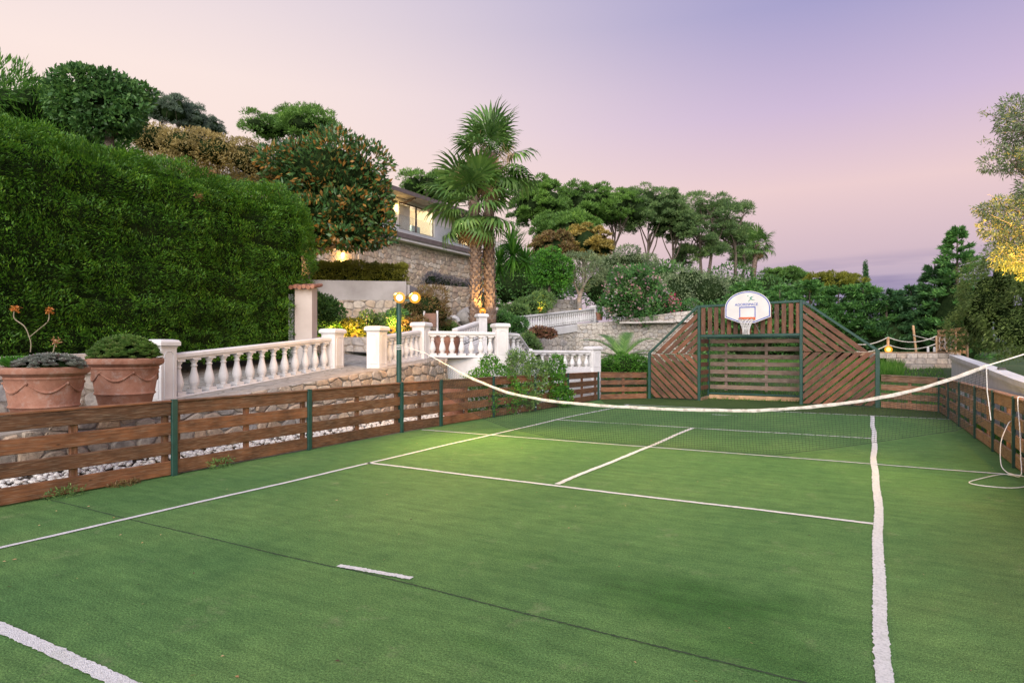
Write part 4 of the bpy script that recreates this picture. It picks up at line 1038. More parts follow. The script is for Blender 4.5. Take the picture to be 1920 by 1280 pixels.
def cluster_pts(blobs, ncl, rc, n, flat=.75, shell=.45, seed=0, up=.25):
    """leaves gathered in round clumps near the blobs' surface, gaps between"""
    C, N0 = blob_pts(blobs, ncl, shell, .06, seed, .8)
    m = len(C); k = rng.integers(0, m, n); d = rdir(n); d[:, 2] = np.abs(d[:, 2]) * .9 + d[:, 2] * .35; d = nrm(d + N0[k] * .35)
    rad = rc * (.7 + .6 * rng.random(m))[k] * (1 - .45 * rng.random(n) ** 2)
    P = C[k] + d * rad[:, None] * np.array([1, 1, flat]); return P, nrm(d + np.array([0, 0, up]))
def lumpy(blobs, k=6, f=.42, seed=0):
    """break round masses up with smaller boughs budding out of their surface"""
    r = random.Random(seed + 5); out = []
    for c, q in blobs:
        q = q if hasattr(q, '__len__') else (q,) * 3; c = Vector(c)
        out.append((c, tuple(x * .86 for x in q)))
        for i in range(k):
            d = Vector((r.gauss(0, 1), r.gauss(0, 1), r.gauss(.2, .9))).normalized(); g = f * r.uniform(.6, 1.25)
            out.append((c + Vector((d.x * q[0], d.y * q[1], d.z * q[2])) * r.uniform(.68, .88), tuple(x * g for x in q)))
    return out
def core_mesh(name, blobs, k, mat, parent):  # lumpy solid fill inside the leaves, no separate branches
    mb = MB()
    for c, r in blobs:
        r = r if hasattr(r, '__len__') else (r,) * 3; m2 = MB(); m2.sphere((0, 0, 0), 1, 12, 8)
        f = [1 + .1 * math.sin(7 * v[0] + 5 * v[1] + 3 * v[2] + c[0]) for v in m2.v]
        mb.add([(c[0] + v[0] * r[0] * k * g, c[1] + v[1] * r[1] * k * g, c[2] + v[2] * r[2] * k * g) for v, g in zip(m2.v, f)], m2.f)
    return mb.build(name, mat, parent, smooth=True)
def limb(mb, a, b, r0, r1, bend=.12, n=6, k=7):
    a, b = Vector(a), Vector(b); L = (b - a).length; o = Vector((random.uniform(-1, 1), random.uniform(-1, 1), random.uniform(-.3, .6))) * L * bend
    pts = [a.lerp(b, t) + o * math.sin(math.pi * t) + Vector((random.uniform(-1, 1), random.uniform(-1, 1), 0)) * L * .012 for t in [i / n for i in range(n + 1)]]
    mb.tube(pts, [r0 + (r1 - r0) * i / n for i in range(n + 1)], k); return pts
def tree(name, label, cat, base, trunk_pts, r0, blobs, mat, n, L, Wd, bark=None, rc=None, ncl=60, group=None, branches=8, core=0.0, up=.3, flat=.75, shell=.45, spread=.9, extra=None, seed=0, droop=0.0, lump=.1, taper=.55):
    base = Vector(base); root = thing(name, label, cat, base, group)
    bark = bark or M_bark
    mb = MB(); tp = [Vector(p) for p in trunk_pts]; tp = smooth_path(tp, 5) if len(tp) > 2 else tp
    k = len(tp); mb.tube(tp, [r0 * (1 - taper * i / (k - 1)) for i in range(k)], 9)
    mb.build('trunk', bark, root, smooth=True)
    if branches:
        mb = MB(); cs = sorted(blobs, key=lambda b: -np.prod(b[1] if hasattr(b[1], '__len__') else (b[1],)))[:branches]
        for c, r in cs:
            s = tp[int((k - 1) * random.uniform(.55, .95))]; pts = limb(mb, s, Vector(c), r0 * .42, r0 * .12)
            rr_ = r if hasattr(r, '__len__') else (r,) * 3
            for q in range(3):
                d = Vector((random.uniform(-1, 1) * rr_[0], random.uniform(-1, 1) * rr_[1], random.uniform(-.2, .9) * rr_[2])) * .75
                limb(mb, pts[random.choice((3, 4, 5))], Vector(c) + d, r0 * .16, r0 * .04, n=4, k=5)
        mb.build('branches', bark, root, smooth=True)
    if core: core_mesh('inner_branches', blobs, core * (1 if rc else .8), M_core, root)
    if not rc: blobs = lumpy(blobs, seed=seed)
    if rc: P, N = cluster_pts(blobs, ncl, rc, n, flat, shell, seed, up)
    else:
        P, N = blob_pts(blobs, n, shell, lump, seed); N = nrm(N + np.array([0, 0, up]))
    D = nrm(N + rdir(len(P)) * spread)
    leaf_mesh('crown', P, D, L * rng.uniform(.7, 1.3, len(P)), Wd * rng.uniform(.7, 1.3, len(P)), mat, root, droop=droop)
    return root
def bush(name, label, cat, blobs, mat, n, L, Wd, group=None, core=.8, up=.3, spread=.8, shell=.3, lump=.12, seed=0, rc=None, ncl=40, droop=0.0, stem=True):
    lo = min(blobs, key=lambda b: b[0][2]); c = Vector(lo[0]); r = lo[1] if hasattr(lo[1], '__len__') else (lo[1],) * 3
    base = Vector((c.x, c.y, c.z - r[2])); root = thing(name, label, cat, base, group)
    if core: core_mesh('inner_branches', blobs, core * .82, M_core, root)
    if not rc and lump: blobs = lumpy(blobs, 5, .45, seed)
    if rc: P, N = cluster_pts(blobs, ncl, rc, n, .8, shell, seed, up)
    else:
        P, N = blob_pts(blobs, n, shell, lump, seed); N = nrm(N + np.array([0, 0, up]))
    leaf_mesh('foliage', P, nrm(N + rdir(len(P)) * spread), L * rng.uniform(.65, 1.35, len(P)), Wd * rng.uniform(.7, 1.3, len(P)), mat, root, droop=droop)
    return root
def blossoms(root, blobs, n, size, mat, name='blossom', k=5, shell=.05, rad=.10, side=None):
    C, N = blob_pts(blobs, n, shell, .08, 5)
    if side is not None:
        ok = (N @ np.array(side)) > .1; C, N = C[ok], N[ok]
    P = np.repeat(C, k, 0) + rng.normal(0, rad, (len(C) * k, 3)); D = nrm(np.repeat(N, k, 0) + rdir(len(P)) * .8)
    return leaf_mesh(name, P, D, size, size * .85, mat, root)

# leaf colours
L_hedge = leaf('cypress_green', (.020, .064, .007), (.046, .118, .010), (.08, .16, .014), .18, nscale=1.6)
L_hedge_top = leaf('light_cypress_green', (.03, .085, .014), (.06, .145, .02), (.09, .18, .03), .2, nscale=1.6)
L_rust = leaf('dead_spray', (.13, .075, .035), (.22, .13, .07), None, .1)
L_dark = leaf('dark_leaf', (.022, .062, .018), (.045, .105, .026), (.07, .14, .035), .18)
L_magnolia = leaf('magnolia_leaf', (.022, .06, .02), (.046, .1, .03), (.17, .088, .022), .12, .3, third=.83)
L_golden = leaf('golden_plume', (.28, .23, .08), (.42, .34, .14), (.5, .42, .19), .25)
L_pine = leaf('pine_needle', (.045, .10, .022), (.08, .16, .03), (.11, .2, .04), .25, nscale=.25)
L_pine_grey = leaf('aleppo_needle', (.055, .105, .04), (.095, .155, .055), (.13, .19, .07), .3, nscale=.3)
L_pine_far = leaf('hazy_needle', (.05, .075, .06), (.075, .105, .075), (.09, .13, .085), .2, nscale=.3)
L_olive = leaf('olive_leaf', (.06, .095, .045), (.11, .15, .075), (.17, .21, .12), .22)
L_lime = leaf('bright_leaf', (.03, .11, .012), (.065, .19, .02), (.11, .26, .03), .25)
L_citrus = leaf('citrus_leaf', (.025, .085, .012), (.05, .15, .018), (.09, .22, .028), .2)
L_oleander = leaf('oleander_leaf', (.025, .085, .025), (.055, .135, .035), (.08, .17, .045), .2)
L_conifer = leaf('conifer_green', (.03, .085, .025), (.055, .14, .034), (.085, .18, .045), .18)
L_conifer_dark = leaf('conifer_dark', (.02, .06, .024), (.04, .1, .036), (.06, .125, .045), .15)
L_yellow = leaf('yellow_green_leaf', (.14, .17, .02), (.24, .26, .03), (.34, .34, .05), .3)
L_ochre = leaf('ochre_leaf', (.12, .10, .028), (.19, .15, .04), (.24, .19, .05), .2)
L_mimosa = leaf('soft_green_leaf', (.05, .10, .03), (.085, .15, .045), (.13, .2, .06), .28)
L_soft = leaf('airy_leaf', (.075, .125, .035), (.12, .18, .05), (.18, .24, .075), .3)
L_palm = leaf('palm_blade', (.055, .125, .03), (.09, .175, .042), (.13, .22, .06), .22, .42)
L_dry = leaf('dry_frond', (.30, .2, .10), (.42, .3, .17), None, .2)
L_hedge_lit = leaf('yellowish_hedge', (.14, .149, .022), (.22, .23, .035), (.28, .28, .05), .25)  # leaf colour raised to carry the warm lamp light on this hedge
L_lav = leaf('lavender_grey', (.075, .07, .085), (.12, .11, .125), (.15, .15, .12), .2)
L_dryshrub = leaf('russet_shrub', (.07, .05, .022), (.13, .085, .035), (.10, .10, .03), .2)
L_succ = leaf('succulent_green', (.06, .13, .03), (.11, .19, .05), (.15, .2, .07), .15)
L_succgrey = leaf('succulent_grey', (.24, .27, .24), (.36, .39, .36), (.2, .14, .15), .1)
L_aeon = leaf('bronze_rosette', (.09, .045, .03), (.15, .075, .045), (.2, .12, .06), .12)
L_grass = leaf('grass_blade', (.04, .12, .015), (.07, .18, .025), (.12, .22, .04), .25)
F_pink = leaf('pink_petal', (.62, .25, .27), (.75, .4, .4), (.8, .55, .5), .3)
F_red = leaf('crimson_petal', (.5, .02, .06), (.62, .04, .09), None, .3)
F_white = leaf('white_petal', (.72, .72, .74), (.82, .82, .82), None, .3)
F_blue = leaf('blue_petal', (.32, .40, .72), (.45, .53, .8), (.28, .34, .7), .3)
F_orange = leaf('orange_petal', (.85, .155, .03), (.9, .2, .04), None, .05)

# ------------------------------------------------------------------ the tall clipped hedge
def hedge(label, A, B, depth, zb, zt, n, mat, L, Wd, lump=.16, rnd=.9, slope=0.0, name='clipped_hedge', seed=3, core=True, bulge=.15):
    A, B = Vector(A), Vector(B); d = (B - A).xy.normalized(); nr = Vector((d.y, -d.x)); Ln = (B - A).xy.length
    root = thing(name, label, 'hedge', (A.x, A.y, zb))
    H = zt - zb
    # profile: front face, rounded shoulder, top, back
    def surf(s, q):
        """s in [0,1] along, q in [0,1] round the section -> point, normal"""
        per = H + depth + H; w = q * per
        ends = np.clip(np.minimum(s * Ln, (1 - s) * Ln) / rnd, 0, 1); ef = np.sqrt(np.clip(1 - (1 - ends) ** 2, 0, 1))
        y = np.where(w < H, 0, np.where(w < H + depth, w - H, depth)); z = np.where(w < H, w, np.where(w < H + depth, H, per - w))
        # round the shoulders
        cy, cz = depth / 2, H / 2
        sx = (y - cy) / cy; sz = (z - cz) / cz; pw = 5.0
        k = (np.abs(sx) ** pw + np.abs(sz) ** pw) ** (-1 / pw) * 1.0
        low = sz < 0; k = np.where(low, np.minimum(k, 1) * 0 + 1 / np.maximum(np.abs(sx), np.abs(sz)).clip(1e-6), k)
        sx, sz = sx * k, sz * k
        ny_ = np.sign(sx) * np.abs(sx) ** (pw - 1); nz_ = np.where(low & (np.abs(sx) > .98), 0, np.sign(sz) * np.abs(sz) ** (pw - 1))
        zz = cz + sz * cz; zz = np.where(zz > 0, zz * (.86 + .14 * ef), zz)
        yy = cy + sx * cy * (.03 + .97 * ef) * (1 + bulge * .3 * np.sin(zz / H * 3.1))
        P = np.stack([A.x + d.x * s * Ln - nr.x * yy, A.y + d.y * s * Ln - nr.y * yy, zb + zz + slope * s * Ln], -1)
        e = np.where(s < .5, -1, 1) * (1 - ends)
        N = nrm(np.stack([-nr.x * ny_ + d.x * e, -nr.y * ny_ + d.y * e, nz_], -1)); return P, N
    s, q = rng.random(n), rng.random(n)
    P, N = surf(s, q)
    Pz = P * np.array([1, 1, 1.8])                                     # bumps lie in flat shelves
    disp = lump * wave(Pz, 2.6, seed) + lump * .9 * wave(Pz, 6.5, seed + 1) + lump * .6 * wave(Pz, 14, seed + 2)
    hole = np.clip((wave(Pz, 4.2, seed + 7) - .62) / .25, 0, 1) + np.clip((wave(Pz, 9.0, seed + 8) - .72) / .2, 0, 1)
    P = P + N * (disp - .22 * rng.random(n) ** 2 - .38 * np.clip(hole, 0, 1))[:, None]
    sp = nrm(np.stack([wave(P, 7, seed + 11), wave(P, 7, seed + 12), wave(P, 7, seed + 13) + .35], -1))        # sprays share a direction locally
    D = nrm(N * .7 + sp * .75 + rdir(n) * .55)
    leaf_mesh('foliage', P, D, L * rng.uniform(.6, 1.4, n), Wd * rng.uniform(.7, 1.3, n), mat, root, N=nrm(rdir(n) + np.array([0, 0, 1.2])))
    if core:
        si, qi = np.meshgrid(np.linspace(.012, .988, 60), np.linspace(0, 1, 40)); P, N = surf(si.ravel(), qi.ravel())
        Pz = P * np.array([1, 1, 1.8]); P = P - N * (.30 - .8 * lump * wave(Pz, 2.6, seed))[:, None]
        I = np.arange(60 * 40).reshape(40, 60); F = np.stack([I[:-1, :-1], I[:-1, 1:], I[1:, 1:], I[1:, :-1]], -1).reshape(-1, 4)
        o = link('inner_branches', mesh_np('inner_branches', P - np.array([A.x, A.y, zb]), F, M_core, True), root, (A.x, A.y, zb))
    if n > 100000:                                                     # a few dead brown sprays
        s0 = rng.random(9); P0, N0 = surf(s0, rng.uniform(.05, .5, 9)); P = np.repeat(P0, 60, 0) + rng.normal(0, .04, (9 * 60, 3)) + np.repeat(N0, 60, 0) * .04
        leaf_mesh('dead_sprays', P, nrm(np.repeat(N0, 60, 0) + rdir(len(P))), .07, .022, L_rust, root)
    return root
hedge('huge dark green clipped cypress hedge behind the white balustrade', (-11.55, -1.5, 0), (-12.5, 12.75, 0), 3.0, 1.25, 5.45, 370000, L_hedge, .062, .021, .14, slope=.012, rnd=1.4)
# tree and taller hedge behind it
c = at(190, 200, 19)
bush('tall_hedge_mass', 'tall light green cypress mass rising behind the huge clipped hedge', 'hedge', [((at(60, 230, 19)), (3.0, 2.4, 1.2)), ((at(-60, 260, 19)), (3, 2.6, 1.5)), ((at(120, 320, 19)), (2.6, 2.4, 1.9))], L_hedge_top, 36000, .2, .045, up=.9, spread=.45, seed=8)
tree('rounded_tree', 'dark green rounded tree above the clipped hedge top', 'tree', at(200, 420, 16.5), [at(200, 420, 16.5), at(205, 300, 16.5), at(205, 230, 16.5)], .18,
     [(at(195, 182, 16.5), (1.05, 1.0, .70)), (at(145, 190, 16.5), (.8, .8, .7)), (at(235, 188, 16.5), (.62, .7, .6)), (at(205, 222, 16.5), (.9, .9, .55))], L_dark, 16000, .12, .07, core=.75, shell=.35, lump=.14, up=.2)
# golden plumed shrubs
bush('plumed_shrub', 'golden feathery flowering shrub between hedge and magnolia', 'shrub',
     [(at(290, 262, 23), (1.0, 1.1, .62)), (at(350, 272, 23), (1.0, 1.1, .62)), (at(410, 285, 23), (1.0, 1.1, .65)), (at(470, 300, 23.5), (1.0, 1.1, .75)), (at(520, 350, 24), (1.0, 1.1, .8)), (at(360, 360, 24), (2.6, 1.8, 1.2))], L_golden, 46000, .10, .035, spread=.9, up=.8, seed=4, lump=.18)

# ------------------------------------------------------------------ magnolia
Dm = 23.0
mg = tree('magnolia_tree', 'large magnolia with glossy leaves and rusty undersides beside the hedge end', 'tree', at(567, 528, Dm), [at(567, 532, Dm), at(572, 500, Dm), at(574, 470, Dm), at(590, 430, Dm), at(612, 380, Dm)], .26,
     [(at(612, 326, Dm), (1.9, 1.9, 1.4)), (at(562, 318, Dm), (1.25, 1.4, 1.1)), (at(662, 338, Dm), (1.25, 1.5, 1.35)), (at(694, 392, Dm), (.72, 1.1, 1.0)), (at(640, 400, Dm), (1.6, 1.7, 1.25)), (at(585, 390, Dm), (1.1, 1.4, 1.3)), (at(660, 440, Dm), (1.2, 1.2, .6)), (at(590, 445, Dm), (.7, 1.0, .6))],
     L_magnolia, 28000, .2, .085, core=.8, shell=.4, up=.45, spread=.7, seed=9, lump=.12, branches=5)
mb = MB(); limb(mb, at(573, 492, Dm), at(600, 468, Dm), .13, .10); limb(mb, at(598, 470, Dm), at(662, 456, Dm), .10, .06, .05); mb.build('low_limb', M_bark, mg, smooth=True)

# ------------------------------------------------------------------ fan palms
def frond_mesh(rad, seed, seg=24, pet=.8, droop=.4, mat=None):
    r = random.Random(seed); V = []; F = []
    def add(a, b, c_, d): n0 = len(V); V.extend([a, b, c_, d]); F.append((n0, n0 + 1, n0 + 2, n0 + 3))
    sag = r.uniform(.0, .12)
    hub = Vector((pet, 0, -sag * pet))
    for k in range(4):                                   # petiole
        a, b = k / 4, (k + 1) / 4; w0, w1 = .028 - .012 * a, .028 - .012 * b
        add((pet * a, -w0, -sag * pet * a * a), (pet * b, -w1, -sag * pet * b * b), (pet * b, w1, -sag * pet * b * b), (pet * a, w0, -sag * pet * a * a))
    for k in range(seg):
        t = (k + .5) / seg * 2 - 1; ang = t * R(118); L = rad * (1 - .28 * abs(t) ** 2) * r.uniform(.9, 1.06)
        d = Vector((math.cos(ang), math.sin(ang), -.05 - .22 * abs(t))); d.normalize()
        s = Vector((-math.sin(ang), math.cos(ang), 0)); w = rad * R(118) * 2 / seg * .52
        p1_ = hub + d * L * .58 + Vector((0, 0, .03 if k % 2 else -.03)) * rad
        dd = (d + Vector((0, 0, -droop * r.uniform(.6, 1.6)))).normalized(); p2_ = p1_ + dd * L * .28
        d3 = (dd + Vector((0, 0, -droop * 1.9 * r.uniform(.5, 1.6)))).normalized(); p3_ = p2_ + d3 * L * .22
        w1 = w * .58
        add(hub, p1_ - s * w1, p1_ + s * w1, hub + d * .001)
        add(p1_ - s * w1, p2_ - s * w1 * .42, p2_ + s * w1 * .42, p1_ + s * w1)
        add(p2_ - s * w1 * .42, p3_ - s * w1 * .06, p3_ + s * w1 * .06, p2_ + s * w1 * .42)
    return mesh_np('frond', [tuple(v) for v in V], F, mat or L_palm)
def fan_palm(label, base, top, r0, rad, nfr, dry=6, seed=1, skirt=True, group='fan palms', lean=0):
    base, top = Vector(base), Vector(top); r = random.Random(seed)
    root = thing('fan_palm', label, 'palm tree', base, group)
    mb = MB(); n = 46; pts = [base.lerp(top, i / n) + Vector((.05 * math.sin(i * .09 + seed), .05 * math.cos(i * .07), 0)) for i in range(n + 1)]
    rad_ = [r0 * (1.12 - .25 * i / n) * (1 + .05 * (i % 2)) for i in range(n + 1)]; mb.tube(pts, rad_, 12); mb.build('trunk', M_palmtrunk, root, smooth=False)
    mb = MB()                                             # old leaf bases up the trunk
    for i in range(1, n):
        for k in range(7):
            a = 2 * math.pi * (k + (i % 2) * .5) / 7 + r.uniform(-.15, .15); d = Vector((math.cos(a), math.sin(a), 0)); p = pts[i] + d * rad_[i] * .93
            s = Vector((-d.y, d.x, 0)); hgt = (top - base).length / n * 1.5; w = r0 * .42
            o = d * r.uniform(.05, .10)
            mb.add([p - s * w, p + s * w, p + s * w * .35 + o + Vector((0, 0, hgt)), p - s * w * .35 + o + Vector((0, 0, hgt))], [(0, 1, 2, 3)])
    mb.build('leaf_bases', M_leafbase, root)
    vs = [frond_mesh(rad, seed * 10 + k, droop=.22 + .17 * k) for k in range(5)]; vd = frond_mesh(rad * .9, seed + 77, 24, .7, .9, L_dry)
    for i in range(nfr):
        f_ = (i + .5) / nfr; el = R(86) - f_ * R(132) + r.uniform(-.12, .12); az = i * 2.39996 + r.uniform(-.25, .25)
        o = link('frond', vs[min(4, int(f_ * 5))], root, top + Vector((0, 0, .05 - .4 * f_)), (r.uniform(-.25, .25), -el, az)); k = r.uniform(.72, 1.2); o.scale = (k, k, k)
    for i in range(dry):
        az = r.uniform(0, 6.28); o = link('dry_frond', vd, root, top + Vector((0, 0, -.45)), (r.uniform(-.3, .3), R(r.uniform(50, 78)), az)); o.scale = (.8, .8, .8)
    return root
M_palmtrunk = plain('palm_trunk', (.10, .062, .042), (.2, .13, .09), 14, .95, 30, .8, .03)
M_leafbase = plain('palm_leaf_base', (.12, .085, .065), (.34, .26, .21), 7, .9, 30, .5, .01, mid=(.3, .7))
pd = 21.0
fan_palm('tall right-hand fan palm of the pair, its crown topping the skyline', at(918, 606, pd), at(919, 288, pd), .165, .92, 30, 9, 3)
fan_palm('shorter left-hand fan palm of the pair, crown in front of the house', at(892, 608, pd - .5), at(889, 372, pd - .5), .16, .95, 27, 9, 5)
for palm_, sprays in ((bpy.data.objects['fan_palm'], ((900, 282, -28), (950, 290, 30), (935, 300, 20))), (bpy.data.objects['fan_palm.001'], ((862, 318, -30), (880, 300, -8), (925, 360, 30)))):   # straw-coloured flower sprays
    for u_, v_, o_ in sprays:
        c0 = at(u_, v_, pd - 1.0); P = np.array([c0]) + rng.normal(0, 1, (130, 3)) * np.array([.12, .12, .16]); leaf_mesh('flower_spray', P, nrm(rdir(130) * .6 + np.array([0, 0, -1])), .2, .012, L_dry, palm_)['kind'] = 'stuff'
        mb = MB(); mb.tube(smooth_path([at(u_ - o_, v_ + 22, pd), at(u_ - o_ * .4, v_ - 6, pd - .6), c0]), .012, 5); mb.build('flower_stalk', M_leafbase, palm_)
# yucca
def sword_head(c, n, L, W, seed):
    c = Vector(c); r = np.random.default_rng(seed); d = nrm(r.normal(size=(n, 3)) + np.array([0, 0, .25])); V = []; F = []
    for k in range(n):
        dv = Vector(d[k]); s = dv.cross(Vector((0, 0, 1))).normalized() if abs(dv.z) < .98 else Vector((1, 0, 0)); l_ = L * r.uniform(.75, 1.15)
        p1_ = c + dv * l_ * .5; p2_ = c + dv * l_ + Vector((0, 0, -.22 * l_ * (1 - abs(dv.z)))); b0 = len(V)
        V += [c - s * W * .3, c + s * W * .3, p1_ + s * W * .5, p1_ - s * W * .5, p2_]; F += [(b0, b0 + 1, b0 + 2, b0 + 3), (b0 + 3, b0 + 2, b0 + 4, b0 + 4)]
    return V, F
yr = thing('yucca_tree', 'yucca with spiky leaf heads and grey trunks right of the palm trunks', 'yucca', at(945, 592, 24))
mb = MB(); b0 = at(945, 594, 24); b0.z = 1.9
mb.tube(smooth_path([b0, at(946, 560, 24), at(955, 530, 24), at(962, 500, 24)]), .17, 9); mb.tube(smooth_path([at(946, 565, 24), at(938, 535, 24), at(936, 505, 24)]), .11, 8); mb.tube(smooth_path([at(955, 540, 24), at(972, 525, 24), at(985, 500, 24)]), .09, 8)
mb.build('trunk', M_bark, yr, smooth=True)
for i, (u_, v_, n_, L_) in enumerate(((962, 478, 130, .95), (935, 495, 90, .8), (985, 490, 100, .85), (958, 455, 100, .9))):
    V_, F_ = sword_head(at(u_, v_, 24 + .3 * i), n_, L_, .075, i + 3)
    me = bpy.data.meshes.new('leaf_head'); me.from_pydata([tuple(v) for v in V_], [], [f[:3] if f[2] == f[3] or len(set(f)) == 3 else f for f in F_]); me.materials.append(L_citrus)
    link('leaf_head', me, yr)
    yr.children[-1].location = -Vector(yr.location)
# young feather palm
fp = thing('young_palm', 'young feather palm spreading arching fronds behind the rounded bush', 'palm', at(1166, 688, 23.5), None)
fp0 = at(1166, 676, 23.5)
for i, (az, el, L_) in enumerate(((2.75, .55, 2.1), (2.5, .95, 2.0), (2.1, 1.15, 1.8), (1.2, 1.2, 1.85), (.55, .95, 2.1), (.25, .6, 2.1), (3.1, .15, 1.5), (-.1, .3, 1.6), (3.6, .5, 1.4), (-.6, .6, 1.4), (1.6, .9, 1.5), (4.4, .5, 1.3))):
    az += TH; V = []; F = []; h0 = Vector((math.cos(az), math.sin(az), 0)); e = el; p = fp0.copy(); pts = []
    for k in range(22):
        pts.append(p.copy()); p = p + (h0 * math.cos(e) + Vector((0, 0, math.sin(e)))) * L_ / 21; e -= .055
    s = Vector((-h0.y, h0.x, 0)); mbf = MB(); mbf.tube(pts, [.02 * (1 - .9 * k / 21) for k in range(22)], 4); V = list(mbf.v); F = [list(f) for f in mbf.f]
    for k in range(3, 22):
        for sg in (-1, 1):
            for hh in (0, .5):
                if k == 21 and hh: continue
                a = pts[k].lerp(pts[min(k + 1, 21)], hh); dirn = (pts[k] - pts[k - 1]).normalized(); l2 = .36 * math.sin(math.pi * (.18 + .8 * (k + hh) / 22)) + .05
                tip = a + (dirn * .75 + s * sg * .75 + Vector((0, 0, .28))) * l2 - Vector((0, 0, l2 * .18)); b0 = len(V); w = dirn * .030
                V += [a - w, a + w, tip + w * .1, tip - w * .1]; F.append([b0, b0 + 1, b0 + 2, b0 + 3])
    me = bpy.data.meshes.new('frond'); me.from_pydata([tuple(v) for v in V], [], F); me.materials.append(L_palm); o = link('frond', me, fp); o.location = -Vector(fp.location)
# ------------------------------------------------------------------ pines on the skyline
def umbrella(label, u, vtop, w, h, D, vbase, seed, mat=L_pine, fork=2, lean=0, n=9000, name='umbrella_pine', group='pines along the skyline', vcrown=None, sz=.46, nb=14):
    """flat-topped pine; w,h = crown size in picture units at distance D"""
    r = random.Random(seed); k = D / FPX; W = w * k / 2; Hh = h * k / 2
    c = at(u, vtop + h / 2, D); base = at(u + lean, vbase, D); blobs = []
    for i in range(nb):
        a = r.uniform(0, 6.28); q = math.sqrt(r.random()) * .76
        blobs.append((c + Vector((W * q * math.cos(a), W * q * math.sin(a), Hh * (.85 * (1 - q * q) - .38 + r.uniform(-.18, .18)))), (W * r.uniform(.28, .44), W * r.uniform(.28, .44), Hh * r.uniform(.38, .58))))
    top = c - Vector((0, 0, Hh * .5))
    return tree(name, label, 'tree', base, [base, base.lerp(top, .45) + Vector((r.uniform(-.4, .4), 0, 0)), top], max(.16, .012 * (top - base).length + .14), blobs, mat, n * 2, sz * .72, .075 * sz / .46, rc=W * .15, ncl=int(nb * 20), group=group, branches=8, up=.55, flat=.8, shell=.3, spread=.8, seed=seed, core=.66, taper=.75)
umbrella('flat umbrella pine crown directly behind the magnolia top', 540, 208, 175, 75, 60, 420, 11, n=7000)
umbrella('broad umbrella pine directly behind the house roof', 815, 316, 150, 85, 66, 480, 12, n=8000)
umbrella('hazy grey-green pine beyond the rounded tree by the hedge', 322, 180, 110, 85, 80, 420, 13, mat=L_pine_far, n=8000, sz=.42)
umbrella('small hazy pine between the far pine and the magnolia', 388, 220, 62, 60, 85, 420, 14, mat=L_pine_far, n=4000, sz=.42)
umbrella('dark umbrella pine immediately right of the palm crowns', 1015, 340, 130, 120, 62, 545, 15, n=10000)
umbrella('rounded deep green pine second from the palms', 1095, 348, 120, 100, 66, 545, 16, n=9000)
umbrella('low dense pine bough mass below the skyline near the palms', 1060, 395, 110, 75, 58, 545, 17, n=8000)
umbrella('tall bright green pine in the middle of the skyline row', 1155, 352, 100, 95, 70, 545, 18, n=8000)
umbrella('open grey-green pine with twin bowed trunks', 1218, 345, 130, 125, 72, 540, 19, mat=L_pine_grey, n=9500, lean=-14)
umbrella('loose grey-green pine right of the twin bowed trunks', 1262, 385, 90, 90, 72, 540, 20, mat=L_pine_grey, n=5500, lean=12)
def tall_pine(label, u, vtop, w, h, D, vbase, seed, lean=0, n=5000, mat=L_pine_grey):
    r = random.Random(seed); k = D / FPX; base = at(u + lean, vbase, D); top = at(u, vtop + 30, D); blobs = []
    for i in range(24):
        t = r.random() ** .8; z = vtop + t * h * .74; wd = w * (.25 + .75 * math.sin(math.pi * min(1, .22 + t * .7))) / 2
        blobs.append((at(u + r.uniform(-1, 1) * wd, z + 6, D + r.uniform(-1, 1) * wd * k), (w * k * r.uniform(.10, .17), w * k * r.uniform(.1, .17), w * k * r.uniform(.07, .11))))
    return tree('tall_pine', label, 'tree', base, [base, base.lerp(top, .5) + Vector((r.uniform(-.5, .5), 0, 0)), top], .26, blobs, mat, n, .42, .07, rc=w * k * .085, ncl=210, group='pines along the skyline', branches=16, up=.5, flat=.7, spread=.8, seed=seed, taper=.88)
tall_pine('tall slim pine standing highest in the right-hand pine group', 1338, 360, 95, 150, 74, 545, 31, -14, 13000)
tall_pine('slim pine left of the tallest of the right-hand group', 1310, 390, 60, 130, 74, 545, 32, 6, 7000)
tall_pine('leaning pine right of the tallest of the right-hand group', 1372, 380, 75, 130, 76, 545, 33, 4, 10000)
tall_pine('bushy short pine at the right end of the pine group', 1392, 415, 60, 110, 78, 545, 34, -6, 9000)
tall_pine('thin pine between the bowed pine and the slim group', 1285, 420, 45, 100, 78, 545, 35, -4, 4000)
# far small palm
fan_palm('small far fan palm right of the pine group', at(1410, 545, 62), at(1421, 455, 62), .2, 1.0, 26, 8, 9, group='fan palms')
# lower mid-distance trees
tree('ochre_tree', 'rounded ochre brown tree below the umbrella pines', 'tree', at(1095, 520, 52), [at(1095, 520, 52), at(1095, 470, 52)], .2, [(at(1100, 455, 52), (1.7, 1.7, 1.35)), (at(1070, 465, 52), (1.4, 1.4, 1.1)), (at(1125, 470, 52), (1.0, 1.2, .9))], L_ochre, 12000, .24, .11, core=.66, seed=41, rc=.38, ncl=110)
tree('ochre_tree', 'darker russet shrub tree left of the rounded ochre tree', 'tree', at(1040, 520, 51), [at(1040, 520, 51), at(1040, 475, 51)], .15, [(at(1042, 465, 51), (1.5, 1.4, 1.3)), (at(1020, 470, 51), (1, 1.2, 1))], L_dryshrub, 8000, .24, .1, core=.66, seed=42, rc=.36, ncl=80)
tree('citrus_tree', 'bright green citrus tree right of the yucca', 'tree', at(1028, 560, 37), [at(1028, 562, 37), at(1030, 540, 37), at(1032, 520, 37)], .1, [(at(1040, 505, 37), (.95, 1, .95)), (at(1012, 510, 37), (.9, 1, .9)), (at(1055, 520, 37), (.6, .8, .7)), (at(1030, 488, 37), (.8, .8, .6))], L_citrus, 9000, .17, .08, core=.65, seed=43)
